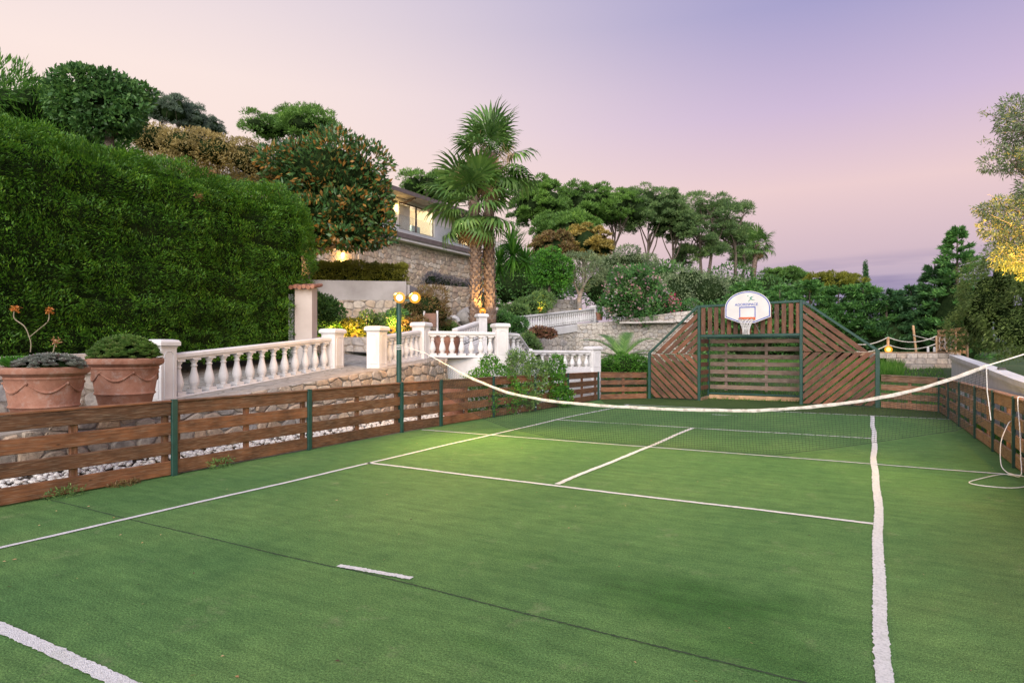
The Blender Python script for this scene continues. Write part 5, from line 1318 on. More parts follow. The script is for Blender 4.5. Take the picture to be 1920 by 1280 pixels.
tree('olive_tree', 'grey-green olive tree with pale lit trunk above the stone wall', 'tree', at(1088, 585, 38.5), [at(1088, 590, 38.5), at(1086, 560, 38.5), at(1094, 535, 38.5)], .2, [(at(1090, 495, 38.5), (1.1, 1.1, .8)), (at(1068, 505, 38.5), (.8, 1, .8)), (at(1118, 505, 38.5), (.9, 1, .8)), (at(1100, 520, 38.5), (1, 1, .7))], L_olive, 9000, .15, .045, bark=M_bark_pale, spread=.6, up=.7, seed=44)
ole = [(at(1168, 560, 36), (1.15, 1.3, 1.55)), (at(1210, 565, 35.5), (1.4, 1.3, 1.75)), (at(1188, 538, 36), (1.15, 1.2, 1.2)), (at(1238, 580, 35), (.9, 1.2, 1.4))]
ob = bush('oleander', 'large oleander covered in pink blossom above the curved stone wall', 'shrub', ole, L_oleander, 22000, .2, .05, up=.6, seed=45)
blossoms(ob, lumpy(ole, 5, .45, 45), 620, .15, F_pink, k=4, rad=.11, side=(.3, -.9, .3)); blossoms(ob, [(at(1262, 575, 34.0), (.35, .5, .6))], 16, .10, F_red, 'crimson_blossom', 5)
bush('olive_bush', 'grey-green olive thicket behind the goal wall left end', 'shrub', [(at(1290, 540, 42), (1.8, 1.7, 1.6)), (at(1330, 550, 41), (1.5, 1.6, 1.4)), (at(1265, 560, 41), (1.2, 1.4, 1.8)), (at(1375, 555, 42), (1.6, 1.4, 1.5))], L_olive, 15000, .18, .05, seed=46, up=.6)
bush('slope_shrub', 'low green shrub bank above the end of the curved stone wall', 'shrub', [(at(1285 + 36 * k, 600, 35.5), (1.0, .9, .95)) for k in range(5)], L_oleander, 9000, .16, .06, seed=147, up=.5)
bush('olive_bush', 'silvery olive crown between the ochre tree and the oleander', 'shrub', [(at(1180, 495, 47), (1.7, 1.7, 1.0)), (at(1145, 500, 47), (1.2, 1.2, 1))], L_olive, 8000, .2, .06, seed=47, up=.7)
bush('tree_mass', 'broad dark green tree mass filling the slope below the pines', 'tree', [(at(1010, 540, 50), (3, 2, 2)), (at(1150, 540, 52), (4, 2, 2.2)), (at(1230, 530, 55), (3.4, 2, 2.0)), (at(1330, 545, 58), (4, 2, 2.0)), (at(1420, 548, 58), (4, 2, 1.8)), (at(960, 530, 50), (2.5, 2, 2.4))], L_dark, 18000, .32, .12, seed=48)
umbrella('low umbrella pine beyond the backboard, right of the far palm', 1468, 502, 85, 46, 85, 575, 49, n=5000, sz=.5)
umbrella('yellow-green rounded tree left of the little cypress', 1560, 515, 105, 50, 70, 575, 50, mat=L_yellow, n=7000, name='yellow_tree', sz=.4, group='far trees')
umbrella('pale second yellow-green tree behind the goal wall', 1515, 528, 60, 35, 72, 575, 51, mat=L_mimosa, n=3000, name='yellow_tree', sz=.4, group='far trees')
cy = at(1623, 560, 70)
bush('cypress', 'slim dark column cypress against the low sky', 'tree', [((cy.x, cy.y, cy.z + .2 + k * .55), (.42 - .045 * k, .42 - .045 * k, .6)) for k in range(7)] , L_conifer_dark, 5000, .22, .06, up=1.2, spread=.4, seed=52, core=.7)
# tall conifers to the right
def conifer(label, u, vt, D, zb, w, n, mat, seed, pw=.75, group='conifers on the right'):
    zt = ht(vt, D); c0 = at(u, 650, D); H = zt - zb; root = thing('conifer', label, 'tree', (c0.x, c0.y, zb), group)
    r = np.random.default_rng(seed); mb = MB(); mb.tube([(c0.x, c0.y, zb - .3), (c0.x, c0.y, zt)], [.14, .015], 7); mb.build('trunk', M_bark, root)
    nb = 150; tb = r.random(nb) ** .9; ab = r.uniform(0, 6.283, nb); Lb = w * (1 - tb) ** pw * r.uniform(.65, 1.1, nb) + .12
    k = r.integers(0, nb, n); f = .25 + .75 * r.random(n) ** .7
    x = Lb[k] * f; P = np.stack([c0.x + x * np.cos(ab[k]), c0.y + x * np.sin(ab[k]), zb + tb[k] * H + x * .18 * (1 - .3 * f)], -1)
    sp = .22 * (1 - f * .6); P += r.normal(0, 1, (n, 3)) * (sp * np.minimum(1, Lb[k]))[:, None] * np.array([.55, .55, .25])
    dr = np.stack([np.cos(ab[k]), np.sin(ab[k]), .35 + 0 * f], -1); leaf_mesh('crown', P, nrm(dr + r.normal(0, .45, (n, 3))), r.uniform(.12, .26, n), .05, mat, root)
    core_mesh('inner_branches', [((c0.x, c0.y, zb + H * .28), (w * .5, w * .5, H * .33))], 1, M_core, root)
# conifer hedge behind the goal wall
for i, (u_, D_, vt, w_) in enumerate(((1400, 31, 530, 2.1), (1462, 31.5, 538, 2.0), (1518, 30.5, 530, 2.1), (1572, 30, 540, 2.0), (1618, 29.5, 536, 1.9), (1662, 29, 545, 1.9), (1708, 29.5, 538, 1.8))):
    conifer(('bushy green conifer behind the left part of the goal wall', 'bushy green conifer directly behind the backboard', 'bushy green conifer behind the right goal post', 'bushy green conifer behind the sloping right wing', 'bushy conifer below the slim cypress', 'bushy conifer above the rope fence post', 'bushy conifer above the leaning pole')[i], u_, vt, D_, .7, w_, 13000, L_conifer if i < 5 else L_conifer_dark, 600 + i, pw=.45, group='conifers behind the goal')
conifer('tallest layered conifer on the right, left of the lit olive', 1795, 430, 27, .8, 1.75, 16000, L_conifer, 61)
conifer('shorter layered conifer left of the tallest one', 1752, 492, 28, .8, 1.4, 11000, L_conifer_dark, 62)
conifer('small dark conifer above the leaning wooden pole', 1722, 540, 30, .9, 1.2, 7000, L_conifer_dark, 63)
conifer('dark conifer behind the rope ladder frame', 1768, 540, 30, .9, 1.5, 8000, L_conifer_dark, 64)
bush('soft_shrub', 'big soft green shrub hanging over the rope ladder frame', 'shrub', [(at(1862, 560, 19.5), (1.0, 1.2, 1.35)), (at(1835, 600, 20), (.7, 1.1, 1.0)), (at(1900, 520, 19), (1.0, 1.1, 1.0)), (at(1905, 610, 18.5), (1.0, 1.1, 1.1)), (at(1960, 570, 18), (1.0, 1.2, 1.8))], L_soft, 46000, .10, .03, core=.62, up=.25, spread=.8, lump=.28, seed=65, droop=.35)
# olive at the right edge, lit from below
od = 13.0
ot = tree('olive_tree', 'olive tree reaching in from the right, lower leaves lit yellow', 'tree', at(2050, 700, od), [at(2050, 760, od), at(2040, 620, od), at(2000, 480, od), at(1975, 380, od)], .2,
     [(at(1905, 225, od), (.42, .6, .45)), (at(1950, 260, od), (.6, .7, .7)), (at(1895, 300, od), (.40, .5, .35)), (at(1960, 360, od), (.6, .8, .6)), (at(1880, 395, od), (.42, .5, .28)), (at(1915, 425, od), (.5, .6, .42)), (at(1895, 480, od), (.38, .45, .36)), (at(1950, 480, od), (.5, .6, .5)), (at(1865, 430, od), (.3, .4, .2))],
     L_olive, 24000, .085, .022, bark=M_bark_pale, spread=.8, shell=.75, seed=66, up=.1, lump=.2, branches=8, droop=.1)
tw = MB()
for a, b in (((1960, 400), (1822, 392)), ((1950, 240), (1840, 208)), ((1950, 300), (1842, 262)), ((1950, 430), (1850, 420))): limb(tw, at(*a, od), at(*b, od), .02, .004, .08)
for c_, q_ in ((1905, 225), (1895, 300), (1880, 395), (1915, 425), (1895, 480), (1865, 430), (1925, 260), (1930, 350)):
    for _ in range(9):
        limb(tw, at(c_ + 55, q_ + random.uniform(0, 30), od), at(c_ + random.uniform(-38, 25), q_ + random.uniform(-32, 32), od + random.uniform(-.4, .4)), .011, .003, .1, 4, 5)
tw.build('twigs', M_bark_pale, ot, smooth=True)
P = np.concatenate([np.array([at(a[0] + (b[0] - a[0]) * t, a[1] + (b[1] - a[1]) * t, od) for t in rng.uniform(.35, 1, 110)]) + rng.normal(0, .045, (110, 3)) for a, b in (((1960, 400), (1822, 392)), ((1950, 240), (1840, 208)), ((1950, 300), (1842, 262)), ((1950, 430), (1850, 420)))])
leaf_mesh('twig_leaves', P, nrm(rdir(len(P)) + np.array([-.5, 0, .1])), .085, .02, L_olive, ot)

# ------------------------------------------------------------------ beds on the left terraces
hedge('clipped yellow-green hedge on top of the grey planter wall', at(556, 650, 24.4), at(765, 650, 25.0), 1.1, 4.05, 4.95, 14000, L_hedge_lit, .10, .05, .06, rnd=.3, name='low_hedge', seed=6)
bush('lavender', 'grey lavender mound trailing along the cream stone wall', 'shrub', [(at(812 + 14 * k, 527 + 3 * k, 26.6 + .2 * k), (.42, .6, .32)) for k in range(6)], L_lav, 7000, .16, .02, up=.8, spread=.5, seed=71)
bush('round_shrub', 'rounded dark green shrub against the pale gate post', 'shrub', [(at(606, 575, 18.6), (.42, .5, .42)), (at(618, 590, 18.6), (.3, .4, .35))], L_dark, 5000, .08, .04, seed=72)
bush('russet_shrub', 'large russet brown shrub glowing behind the lamps', 'shrub', [(at(800, 575, 20.6), (.65, .7, .6)), (at(775, 585, 20.6), (.5, .6, .5)), (at(822, 590, 20.8), (.35, .5, .4))], L_dryshrub, 8000, .12, .02, up=.6, spread=.6, seed=73)
fb_ = [(at(615, 620, 19.2), (.4, .5, .35)), (at(655, 618, 19.6), (.5, .5, .36)), (at(700, 612, 19.8), (.6, .5, .42)), (at(740, 608, 20), (.5, .5, .42)), (at(770, 612, 20), (.45, .5, .36))]
for i, b in enumerate(fb_):
    o = bush('flowering_shrub', ('small lit shrub beside the pale gate post', 'yellow lit shrub between the two near white pillars', 'green flowering shrub left of the lamp post', 'flowering shrub directly behind the lamp post', 'flowering shrub under the russet shrub')[i], 'shrub', [b], (L_lime, L_yellow, L_mimosa, L_oleander, L_dryshrub)[i], 3600, .09, .03, up=.5, spread=.9, seed=80 + i, core=.7)
    blossoms(o, [b], 16, .06, F_white if i % 2 else F_pink, k=2, rad=.03)
bush('green_bush', 'small clipped bush in front of the little stair balustrade', 'shrub', [(at(838, 612, 21.5), (.36, .4, .24))], L_succ, 2500, .07, .03, seed=90)
bush('dark_shrub', 'dark green shrub at the foot of the yucca', 'shrub', [(at(940, 602, 23), (.5, .5, .42)), (at(968, 612, 22.6), (.35, .4, .3))], L_conifer, 4500, .14, .03, seed=91, up=.5)
bush('flower_bed', 'mixed flowering bed above the long white balustrade', 'shrub', [(at(990, 575, 34), (1.0, .8, .55)), (at(1015, 565, 35), (.9, .8, .6)), (at(970, 585, 33), (.7, .7, .5))], L_mimosa, 9000, .14, .05, seed=92)
bush('rosette_plant', 'bronze rosette plant on the stepped grey stone wall', 'plant', [(at(1012, 622, 24.8), (.48, .4, .22)), (at(1000, 626, 24.8), (.3, .3, .16)), (at(1030, 626, 24.8), (.3, .3, .16))], L_aeon, 2600, .10, .045, seed=93, up=.4)
bush('stair_grass', 'green shrub spilling beside the stair rail', 'shrub', [(at(992, 645, 20.4), (.3, .35, .35)), (at(1004, 660, 20.4), (.25, .3, .3))], L_mimosa, 2500, .1, .03, seed=94)
bush('rounded_bush', 'rounded bright green bush left of the goal wall', 'shrub', [(at(1172, 685, 22.6), (.72, .6, .48)), (at(1140, 690, 22.6), (.45, .5, .36)), (at(1200, 690, 22.4), (.45, .5, .38))], L_lime, 11000, .06, .035, seed=95)
# flowering climbers inside the fence
b1 = [(at(925, 702, 16.2), (.55, .4, .42)), (at(895, 712, 15.9), (.42, .4, .30)), (at(900, 760, 15.6), (.5, .35, .45)), (at(950, 745, 16.2), (.5, .35, .5))]
o = bush('jasmine', 'light green shrub with white blossom spilling over the fence under the white wall', 'shrub', b1, L_lime, 8500, .075, .03, seed=96, core=0, spread=1.0, shell=.6, lump=.2); blossoms(o, b1, 60, .035, F_white, k=3, rad=.05)
b2 = [(at(975, 690, 17.0), (.42, .4, .5)), (at(985, 735, 16.8), (.5, .4, .55)), (at(1005, 700, 17.4), (.35, .35, .45))]
o = bush('plumbago', 'plumbago shrub with pale blue blossom by the stair rail', 'shrub', b2, L_mimosa, 7000, .075, .03, seed=97, core=0, spread=1.0, shell=.6, lump=.2); blossoms(o, b2, 70, .045, F_blue, k=4, rad=.05, side=(.5, -.8, .3))
b3 = [(at(1042, 690, 18.2), (.3, .3, .36)), (at(1030, 725, 17.8), (.45, .3, .5)), (at(1052, 745, 18.2), (.4, .3, .35))]
o = bush('climber', 'bright climber growing through the fence boards near its far end', 'shrub', b3, L_lime, 5000, .075, .035, seed=98, core=0, spread=1.0, shell=.6, lump=.2)
b4 = [(at(1262, 690, 22.3), (.7, .4, .75)), (at(1290, 640, 22.4), (.4, .4, .4)), (at(1365, 690, 23.2), (.55, .4, .7))]
o = bush('plumbago', 'plumbago with blue blossom growing behind the goal wall', 'shrub', b4, L_mimosa, 7000, .09, .035, seed=99, core=.0, spread=1.0, shell=.8); blossoms(o, b4, 60, .05, F_blue, k=4, rad=.05, side=(.2, -.9, .2))
# grass: lawn tufts behind the goal wall and on the right slope
def grass(name, label, x0, x1, y0, y1, n, L, zf, W=.012, mat=L_grass):
    x = rng.uniform(x0, x1, n); y = rng.uniform(y0, y1, n); P = np.stack([x, y, terr(x, y) - .01], -1); D = nrm(rdir(n) * .45 + np.array([0, 0, 1]))
    o = leaf_mesh(name, P, D, L * rng.uniform(.5, 1.4, n), W, mat, None, wide=.3); tag(o, label, 'grass', kind='stuff')
grass('lawn_grass', 'green lawn sloping up behind the goal wall', -8, 2.2, 21.3, 31, 26000, .10, 0, .018)
grass('lawn_grass', 'green lawn strip outside the right-hand fence', 1.95, 2.6, 9, 21.5, 9000, .09, 0)
x = rng.uniform(-.2, 1.3, 5000)
grass('tall_grass', 'tall grass clump left of the stone steps', -.9, .95, 24.6, 26.4, 6000, .42, 0, .02)
# ------------------------------------------------------------------ pots
POT = [(.30, 0), (.335, .02), (.35, .06), (.385, .22), (.40, .235), (.415, .25), (.405, .27), (.40, .285), (.45, .60), (.455, .62), (.465, .63), (.455, .655), (.49, .68), (.52, .70), (.53, .735), (.525, .77), (.50, .785), (.465, .775), (.45, .74), (.44, .72)]
def big_pot(label, c, sc, rot):
    root = thing('terracotta_pot', label, 'pot', c, 'large terracotta pots')
    mb = MB(); mb.lathe([(r * sc, z * sc) for r, z in POT], 44, c); mb.build('pot_body', M_terracotta, root, smooth=True)
    mb = MB()
    for k in range(6):                                    # swags in relief
        a0 = rot + k * math.pi / 3
        pts = []
        for i in range(13):
            t = i / 12; a = a0 + t * math.pi / 3 * .92; z = (.56 - .11 * math.sin(math.pi * t)) * sc; r = (.40 + (z / sc - .285) * .16 + .003) * sc; pts.append((c[0] + r * math.cos(a), c[1] + r * math.sin(a), c[2] + z))
        mb.tube(pts, [(.006 + .011 * math.sin(math.pi * i / 12) * (1 + .5 * (i % 2))) * sc for i in range(13)], 6)
        r = .452 * sc; mb.sphere((c[0] + r * math.cos(a0 - .04), c[1] + r * math.sin(a0 - .04), c[2] + .57 * sc), .02 * sc, 8, 6)
    mb.build('swag_relief', M_terracotta, root, smooth=True)
    mb = MB(); mb.lathe([(.44 * sc, .70 * sc), (.001, .73 * sc)], 24, c); mb.build('soil', M_soil, root); return root
ca = at(84, 690, 7.75); ca = (ca.x, ca.y, .77); big_pot('big terracotta pot holding grey succulents and the flowering aloe', ca, .88, .2)
cb = at(235, 672, 9.05); cb = (cb.x, cb.y, .82); big_pot('big terracotta pot holding a dense green succulent mound', cb, .92, .8)
def rosette(P, D, L, W, V, F, n, r):
    for k in range(n):
        a = k * 2.4 + r.uniform(0, .4); el = .25 + 1.1 * (k / n); h = Vector((math.cos(a) * math.cos(el), math.sin(a) * math.cos(el), math.sin(el))); l_ = L * (1 - .45 * k / n)
        s = Vector((-math.sin(a), math.cos(a), 0)) * W; b0 = len(V); p = Vector(P)
        V += [p, p + h * l_ * .6 - s, p + h * l_, p + h * l_ * .6 + s]; F.append((b0, b0 + 1, b0 + 2, b0 + 3))
def succulents(name, label, cat, c, rx, rz, n, L, W, mat, nl=11, seed=0, group=None, dome=True):
    r = random.Random(seed); V = []; F = []
    for i in range(n):
        a = r.uniform(0, 6.28); q = math.sqrt(r.random()); z = rz * math.sqrt(max(0, 1 - q * q)) if dome else r.uniform(0, rz)
        rosette((c[0] + rx * q * math.cos(a), c[1] + rx * q * math.sin(a), c[2] + z + r.uniform(-.02, .02)), None, L * r.uniform(.7, 1.25), W, V, F, nl, r)
    root = thing(name, label, cat, c, group); mb = MB(); mb.sphere((c[0], c[1], c[2]), 1, 14, 8, (rx * .9, rx * .9, rz * .85)); mb.build('stems', M_core, root)  # same near-black fill, darkens the gaps between rosettes
    o = link('rosettes', mesh_np('rosettes', [tuple(v) for v in V], F, mat), root); o.location = -Vector(root.location); return root
succulents('succulent', 'dense mound of green rosettes filling the second big pot', 'plant', (cb[0], cb[1], cb[2] + .66), .44, .34, 420, .085, .026, L_succ, seed=3)
rt = succulents('succulent', 'grey rosettes spilling over the rim of the first big pot', 'plant', (ca[0] + .1, ca[1] + .02, ca[2] + .66), .36, .15, 200, .07, .03, L_succgrey, seed=4)
V = []; F = []; r = random.Random(9)
for i in range(16): rosette((ca[0] - .30 + r.uniform(-.14, .22), ca[1] - .12 + r.uniform(-.14, .14), ca[2] + .68), None, .26, .02, V, F, 15, r)
al = thing('aloe', 'green aloe with forked stalk carrying two orange flower heads', 'plant', (ca[0] - .1, ca[1] - .1, ca[2] + .66))
o = link('leaves', mesh_np('leaves', [tuple(v) for v in V], F, L_citrus), al); o.location = -Vector(al.location)
M_stalk = plain('flower_stalk', (.19, .16, .10), (.3, .25, .17), 10, .8, 30, .2, .003)
f0 = at(57, 660, 7.65); fk = at(55, 632, 7.65); h1 = at(27, 582, 7.65); h2 = at(92, 585, 7.65)
mb = MB(); mb.tube(smooth_path([f0, at(58, 645, 7.65), fk, at(46, 612, 7.65), at(27, 597, 7.65), h1]), .0065, 6); mb.tube(smooth_path([fk, at(72, 618, 7.65), at(90, 602, 7.65), h2]), .0055, 6); mb.build('flower_stalk', M_stalk, al, smooth=True)
for h in (h1, h2):
    P = np.repeat(np.array([h]), 70, 0) + np.stack([rng.normal(0, .012, 70), rng.normal(0, .012, 70), rng.uniform(-.01, .05, 70)], -1)
    leaf_mesh('flower_head', P, nrm(np.stack([rng.normal(0, 1, 70), rng.normal(0, 1, 70), rng.uniform(-.9, .5, 70)], -1)), .042, .014, F_orange, al)
s0 = at(98, 668, 7.7); mb = MB(); mb.tube([s0, at(102, 650, 7.7), at(104, 640, 7.7)], .006, 5); st = mb.build('bud_stalk', M_stalk, rt)
P = np.repeat(np.array([at(104, 640, 7.7)]), 60, 0) + rng.normal(0, .022, (60, 3)); leaf_mesh('dry_flower', P, rdir(60), .035, .014, leaf('rust_bloom', (.28, .10, .05), (.38, .17, .09)), rt)
# smaller pots
def small_pot(label, c, r, h):
    root = thing('terracotta_pot', label, 'pot', c, 'small terracotta pots')
    mb = MB(); mb.lathe([(r * .72, 0), (r * .95, h * .8), (r * 1.0, h * .82), (r * 1.04, h * .86), (r * 1.04, h), (r * .92, h), (r * .9, h * .92)], 24, c); mb.build('pot_body', M_terracotta, root, smooth=True)
    mb = MB(); mb.lathe([(r * .9, h * .9), (.001, h * .93)], 16, c); mb.build('soil', M_soil, root); return root
q = at(848, 760, 15.4); small_pot('terracotta pot behind the fence boards near the sagging net', (q.x, q.y, .0), .34, .72)
bush('pot_plant', 'pale trailing plant in the pot behind the fence boards', 'plant', [((q.x, q.y, .80), (.3, .3, .10))], L_olive, 1500, .06, .025, seed=101)
q = at(838, 655, 18.3); small_pot('wide terracotta pot seen between the seven balusters', (q.x, q.y, 1.45), .42, .66)
q = at(812, 655, 18.6); small_pot('dark terracotta pot beside the wider one behind the balusters', (q.x, q.y, 1.45), .3, .55)
q = at(1124, 598, 37); small_pot('small terracotta pot at the end of the long balustrade', (q.x, q.y, ht(600, 37)), .22, .45)
# little wooden notice box
q = at(808, 612, 20.2); root = thing('wooden_box', 'small brown wooden planter box on white legs behind the pillars', 'box', (q.x, q.y, 1.9))
mb = MB(); mb.box((q.x, q.y, ht(600, 20.2)), (.36, .3, .42), TH); mb.build('box_body', wood('box_wood', (.2, .09, .05), (.32, .16, .1)), root)
for sx in (-.21, .2):
    mb = MB(); mb.box((q.x + CT * sx, q.y + ST * sx, ht(606, 20.2)), (.06, .06, .78), TH); mb.build('leg', M_white, root)
# boulder
q = at(876, 596, 23.4); mb = MB(); mb.sphere(q, .42, 16, 12, (.9, .9, 1.0)); mb.v = [(v[0] + .09 * mnoise.noise(Vector(v) * 2.5), v[1] + .09 * mnoise.noise(Vector(v) * 2.5 + Vector((5, 0, 0))), v[2] + .12 * mnoise.noise(Vector(v) * 2.2 + Vector((0, 9, 0)))) for v in mb.v]
tag(mb.build('boulder', M_stone_grey, smooth=True), 'grey boulder left of the palm trunk foot', 'boulder')
# white bench end
q = at(850, 596, 22.5); mb = MB(); mb.tube(smooth_path([at(836, 602, 22.5), at(842, 597, 22.5), at(850, 595, 22.5), at(857, 597, 22.5), at(860, 603, 22.5)]), .07, 10); tag(mb.build('scroll_finial', M_white, smooth=True), 'white curled stair end left of the small stair balustrade', 'finial')

# ------------------------------------------------------------------ right-hand garden: steps, rope fence, ladder frame, parapet
Ds = 23.0
root = thing('garden_steps', 'three broad stone steps leading up to the rope fence', 'steps', at(1715, 690, Ds))
M_step = stone('step_stone', [(.40, .36, .31), (.5, .45, .39), (.46, .36, .27), (.53, .49, .44)])
for k in range(3):
    d = Ds + k * .45; z0 = .90 + .19 * k; a = at(1700 - 32 * k, 650, d); b = at(1790, 650, d); nseg = 4 + 2 * k
    for i in range(nseg):
        p, q = a.lerp(b, i / nseg), a.lerp(b, (i + 1) / nseg); p.z = q.z = z0 + .085; g = (q - p).normalized() * .008
        plank('step_stone', p + g, q - g, .185, .46, M_step, root, bev=.012)
mb = MB(); a = at(1600, 650, Ds + 1.6); b = at(1800, 650, Ds + 1.6); c_ = at(1800, 650, Ds + 6); d_ = at(1560, 650, Ds + 6)
mb.add([(a.x, a.y, 1.455), (b.x, b.y, 1.455), (c_.x, c_.y, 1.5), (d_.x, d_.y, 1.5)], [(0, 1, 2, 3)]); tag(mb.build('terrace_lawn', plain('terrace_turf', (.05, .10, .025), (.08, .14, .035), 20, .9, 80, .6, .01)), kind='structure')
root = thing('border_beam', 'pale timber edging along the terrace lawn above the steps', 'edging', (a.x, a.y, 1.45)); plank('beam', (a.x, a.y, 1.43), (b.x, b.y, 1.43), .14, .12, M_wood_new, root)
Dr = 26.0
def wpost(label, u, v0, v1, d, r=.055, lean=0):
    b = at(u, v1, d); t = at(u - lean, v0, d); root = thing('wooden_post', label, 'post', (b.x, b.y, min(b.z, 1.45)), 'posts of the rope fence')
    mb = MB(); mb.tube([(b.x, b.y, 1.40), t - Vector((0, 0, .01)), t], [r, r * .95, r * .7], 10); mb.build('shaft', M_wood_new, root, smooth=True); return t
M_wood_post = M_wood_new
T0 = wpost('short wooden rope post above the lit garden lamp', 1665, 632, 660, Dr)
T1 = wpost('rope post at the left edge of the rope ladder frame', 1756, 630, 660, Dr)
T2 = at(1600, 644, Dr)
wpost('leaning wooden pole behind the rope fence', 1718, 610, 656, Dr + 1, .05, 6)
rp = thing('rope', 'pale ropes slung between the wooden posts above the steps', 'rope', T0)
def sag(a, b, s, r=.02):
    mb = MB(); a, b = Vector(a), Vector(b); mb.tube([a.lerp(b, t) - Vector((0, 0, s * 4 * t * (1 - t))) for t in np.linspace(0, 1, 15)], r, 6); mb.build('rope_length', M_rope, rp, smooth=True)
dz = Vector((0, 0, .30))
sag(T0, T1, .22); sag(T0 - dz, T1 - dz, .2); sag(T2, T0, .14); sag(T2 - dz, T0 - dz, .14); sag(at(1712, 628, Dr + 1), T1 - dz * .6, .02, .016)
# ladder frame: boards with rope loops
A = at(1758, 650, 25.4); B = at(1812, 650, 22.6); root = thing('climbing_frame', 'wooden slatted climbing panel with hanging rope loops', 'climbing frame', A)
dv = (B - A).xy.normalized()
for k in range(6):
    z = 1.53 + k * .155 + .0; p = Vector((A.x, A.y, z)); q = Vector((B.x, B.y, z - .02 * k * 0)); q.z = 1.30 + k * .205
    plank('slat', p, q, .115, .03, M_wood_new, root)
for t in (0, .3, .62, 1.0):
    p = A.lerp(B, t); plank('upright', (p.x - dv.y * .03, p.y + dv.x * .03, .95), (p.x - dv.y * .03, p.y + dv.x * .03, 2.46 - .1 * (1 - t) - .04), .09, .05, M_wood_new, root, up=(dv.x, dv.y, 0))
for row in (1.98, 1.72):
    for t in (.16, .36, .55):
        p, q = A.lerp(B, t), A.lerp(B, t + .16); mb = MB(); o_ = Vector((dv.y, -dv.x, 0)) * .05
        pts = [Vector((p.x, p.y, row + .12)) + o_, Vector((p.x, p.y, row)) + o_ * 1.5] + [Vector((p.x + (q.x - p.x) * s, p.y + (q.y - p.y) * s, row - .14 * math.sin(math.pi * s))) + o_ * 2 for s in np.linspace(.1, .9, 7)] + [Vector((q.x, q.y, row)) + o_ * 1.5, Vector((q.x, q.y, row + .12)) + o_]
        mb.tube(pts, .013, 6); mb.build('rope_loop', M_rope, root, smooth=True)
for i, (u_, D_) in enumerate(((1740, 25.2), (1752, 25.2))):
    p = at(u_, 655, D_); mb = MB(); mb.tube([(p.x, p.y, 1.45), (p.x, p.y, 1.68), (p.x, p.y, 1.70)], [.045, .045, .03], 10); tag(mb.build('bollard', M_white, smooth=True), ('little white bollard left of its twin by the rope ladder frame', 'little white bollard nearest the rope ladder frame')[i], 'bollard', 'white bollards')
# white parapet
A = Vector((2.35, 24.3, 0)); root = thing('parapet', 'white rendered parapet with moulded coping outside the right-hand fence', 'wall', (2.35, 20, 0))
mb = MB(); ys = [4, 10, 14, 18, 24.3]; zt = [1.02, 1.06, 1.14, 1.27, 1.45]
for (x0, x1, dz0, dz1) in ((2.25, 2.4, -1.6, -.12),):
    vs = []; 
    for y, z in zip(ys, zt): vs += [(x0, y, z + dz0), (x1, y, z + dz0), (x1, y, z + dz1), (x0, y, z + dz1)]
    fs = [(i * 4 + k, i * 4 + (k + 1) % 4, i * 4 + 4 + (k + 1) % 4, i * 4 + 4 + k) for i in range(4) for k in range(4)] + [(0, 1, 2, 3), (19, 18, 17, 16)]; mb.add(vs, fs)
mb.build('wall_body', M_white, root)
for (x0, x1, d0, d1, nm) in ((2.18, 2.46, -.10, 0.0, 'coping'), (2.215, 2.43, -.165, -.10, 'moulding')):
    mb = MB(); vs = []
    for y, z in zip(ys, zt): vs += [(x0, y, z + d0), (x1, y, z + d0), (x1, y, z + d1), (x0, y, z + d1)]
    fs = [(i * 4 + k, i * 4 + (k + 1) % 4, i * 4 + 4 + (k + 1) % 4, i * 4 + 4 + k) for i in range(4) for k in range(4)] + [(0, 1, 2, 3), (19, 18, 17, 16)]; mb.add(vs, fs); mb.build(nm, M_white, root)
q = at(1868, 690, 14.2); root = thing('coping_lamp', 'small dark unlit lamp fixed on the white parapet coping', 'lamp', (2.4, 16.4, 1.22))
mb = MB(); mb.box((2.4, 16.6, 1.245), (.12, .22, .05)); mb.build('lamp_housing', plain('dark_metal', (.03, .03, .03), (.05, .05, .05), 8, .5, 30, 0, 0), root)
mb = MB(); mb.tube([(3.1, 15.2, .3), (3.1, 15.2, 1.42), (3.1, 15.2, 1.46), (3.1, 15.2, 1.5)], [.16, .15, .22, .22], 14); tag(mb.build('stone_pedestal', M_stone_grey, smooth=True), 'grey stone pedestal beyond the white parapet under the shrub', 'pedestal')

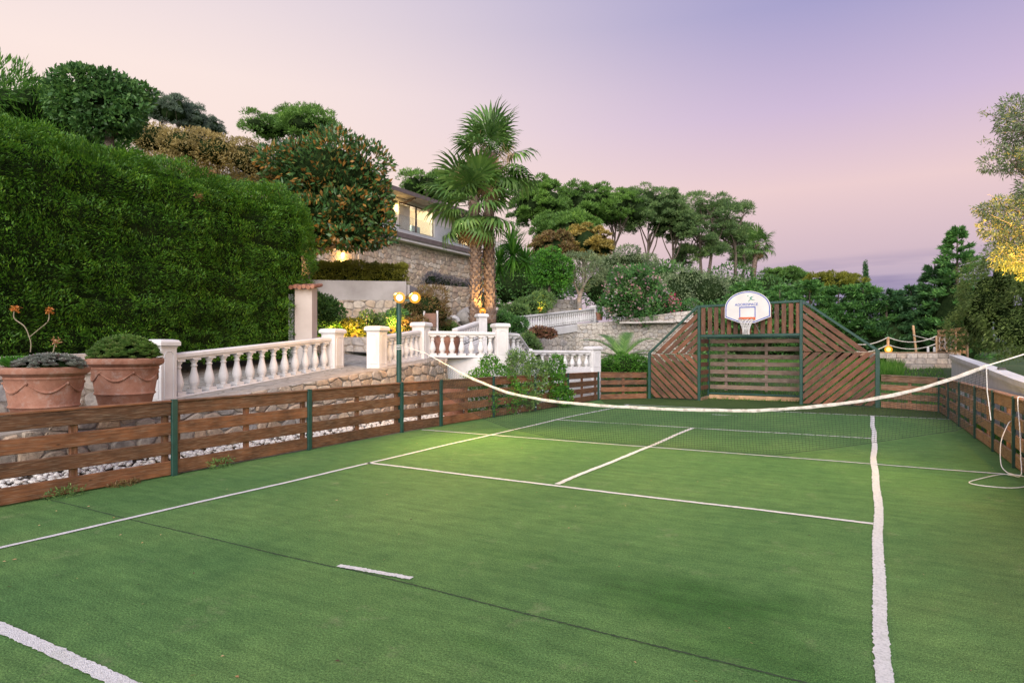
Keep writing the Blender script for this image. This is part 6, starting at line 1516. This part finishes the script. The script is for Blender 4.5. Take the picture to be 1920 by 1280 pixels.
# ------------------------------------------------------------------ weeds along the left fence
for i, (u_, v_, mat_, lab) in enumerate(((100, 928, L_mimosa, 'green weed tuft at the fence foot, nearest the camera'), (225, 908, L_dryshrub, 'dry brown weed patch along the fence foot'), (385, 872, L_mimosa, 'small green weed at the fence foot past the first post'))):
    p = gp(u_, v_); p.x = -7.98
    b_ = [((p.x, p.y + k * .09, .02), (.09, .12, .10 if i != 1 else .04)) for k in (-1, 0, 1)]
    bush('weed', lab, 'plant', b_, mat_, 700, .045, .012, core=0, spread=1.2, shell=.9, seed=120 + i)

# ------------------------------------------------------------------ lit garden lamps
M_gl = emit('garden_lamp_glow', (1, .6, .15), 5)
def garden_lamp(label, loc, target, watts, ang=95, rad=.05, colr=(1, .55, .13), glow=.055):
    loc = Vector(loc); root = thing('garden_lamp', label, 'lamp', loc, 'lit garden lamps')
    d = (Vector(target) - loc).normalized(); q = Vector((0, 0, 1)).rotation_difference(d)
    m2 = MB(); m2.lathe([(.03, -.10), (.055, -.07), (.065, .0), (.06, .005)], 14); mb = MB(); mb.add([q @ Vector(v) + loc for v in m2.v], m2.f); mb.build('lamp_housing', bpy.data.materials['dark_metal'], root, smooth=True)
    mb = MB(); mb.sphere(loc + d * .012, glow, 12, 8); mb.build('bulb', M_gl, root, smooth=True); mb = MB(); mb.sphere(loc + d * .012, glow * 1.9, 14, 10); mb.build('lamp_glass', M_halo, root, smooth=True)
    spot('lamp_light', loc + d * .16, target, watts, ang, .6, rad, colr, root); return root
garden_lamp('lit uplight between the two palm trunks', at(905, 584, pd - 1.0), at(908, 520, pd), 55, 110)
garden_lamp('lit uplight at the magnolia trunk', at(560, 536, Dm - .9), at(566, 440, Dm - .15), 130, 110)
garden_lamp('lit uplight in the bed beside the gate post', at(625, 634, 18.4), at(615, 600, 19.4), 90, 140)
garden_lamp('lit uplight in the bed between the white pillars', at(665, 630, 18.7), at(655, 605, 19.7), 100, 140)
garden_lamp('lit uplight in the bed behind the lamp post', at(735, 618, 19.2), at(770, 585, 20.6), 130, 140)
garden_lamp('lit uplight at the pale olive trunk', at(1088, 582, 37.2), at(1090, 520, 38.4), 45, 90)
garden_lamp('lit uplight in the bed above the long balustrade', at(1012, 580, 33.4), at(1015, 560, 34.6), 45, 130)
garden_lamp('lit lamp at the foot of the short rope post', at(1666, 655, Dr - .25), at(1660, 676, Dr - 4), 60, 150, glow=.075)
garden_lamp('lit uplight aimed into the olive at the right edge', at(1965, 745, od - 1.0), at(1890, 420, od), 3600, 66, colr=(1, .44, .06))
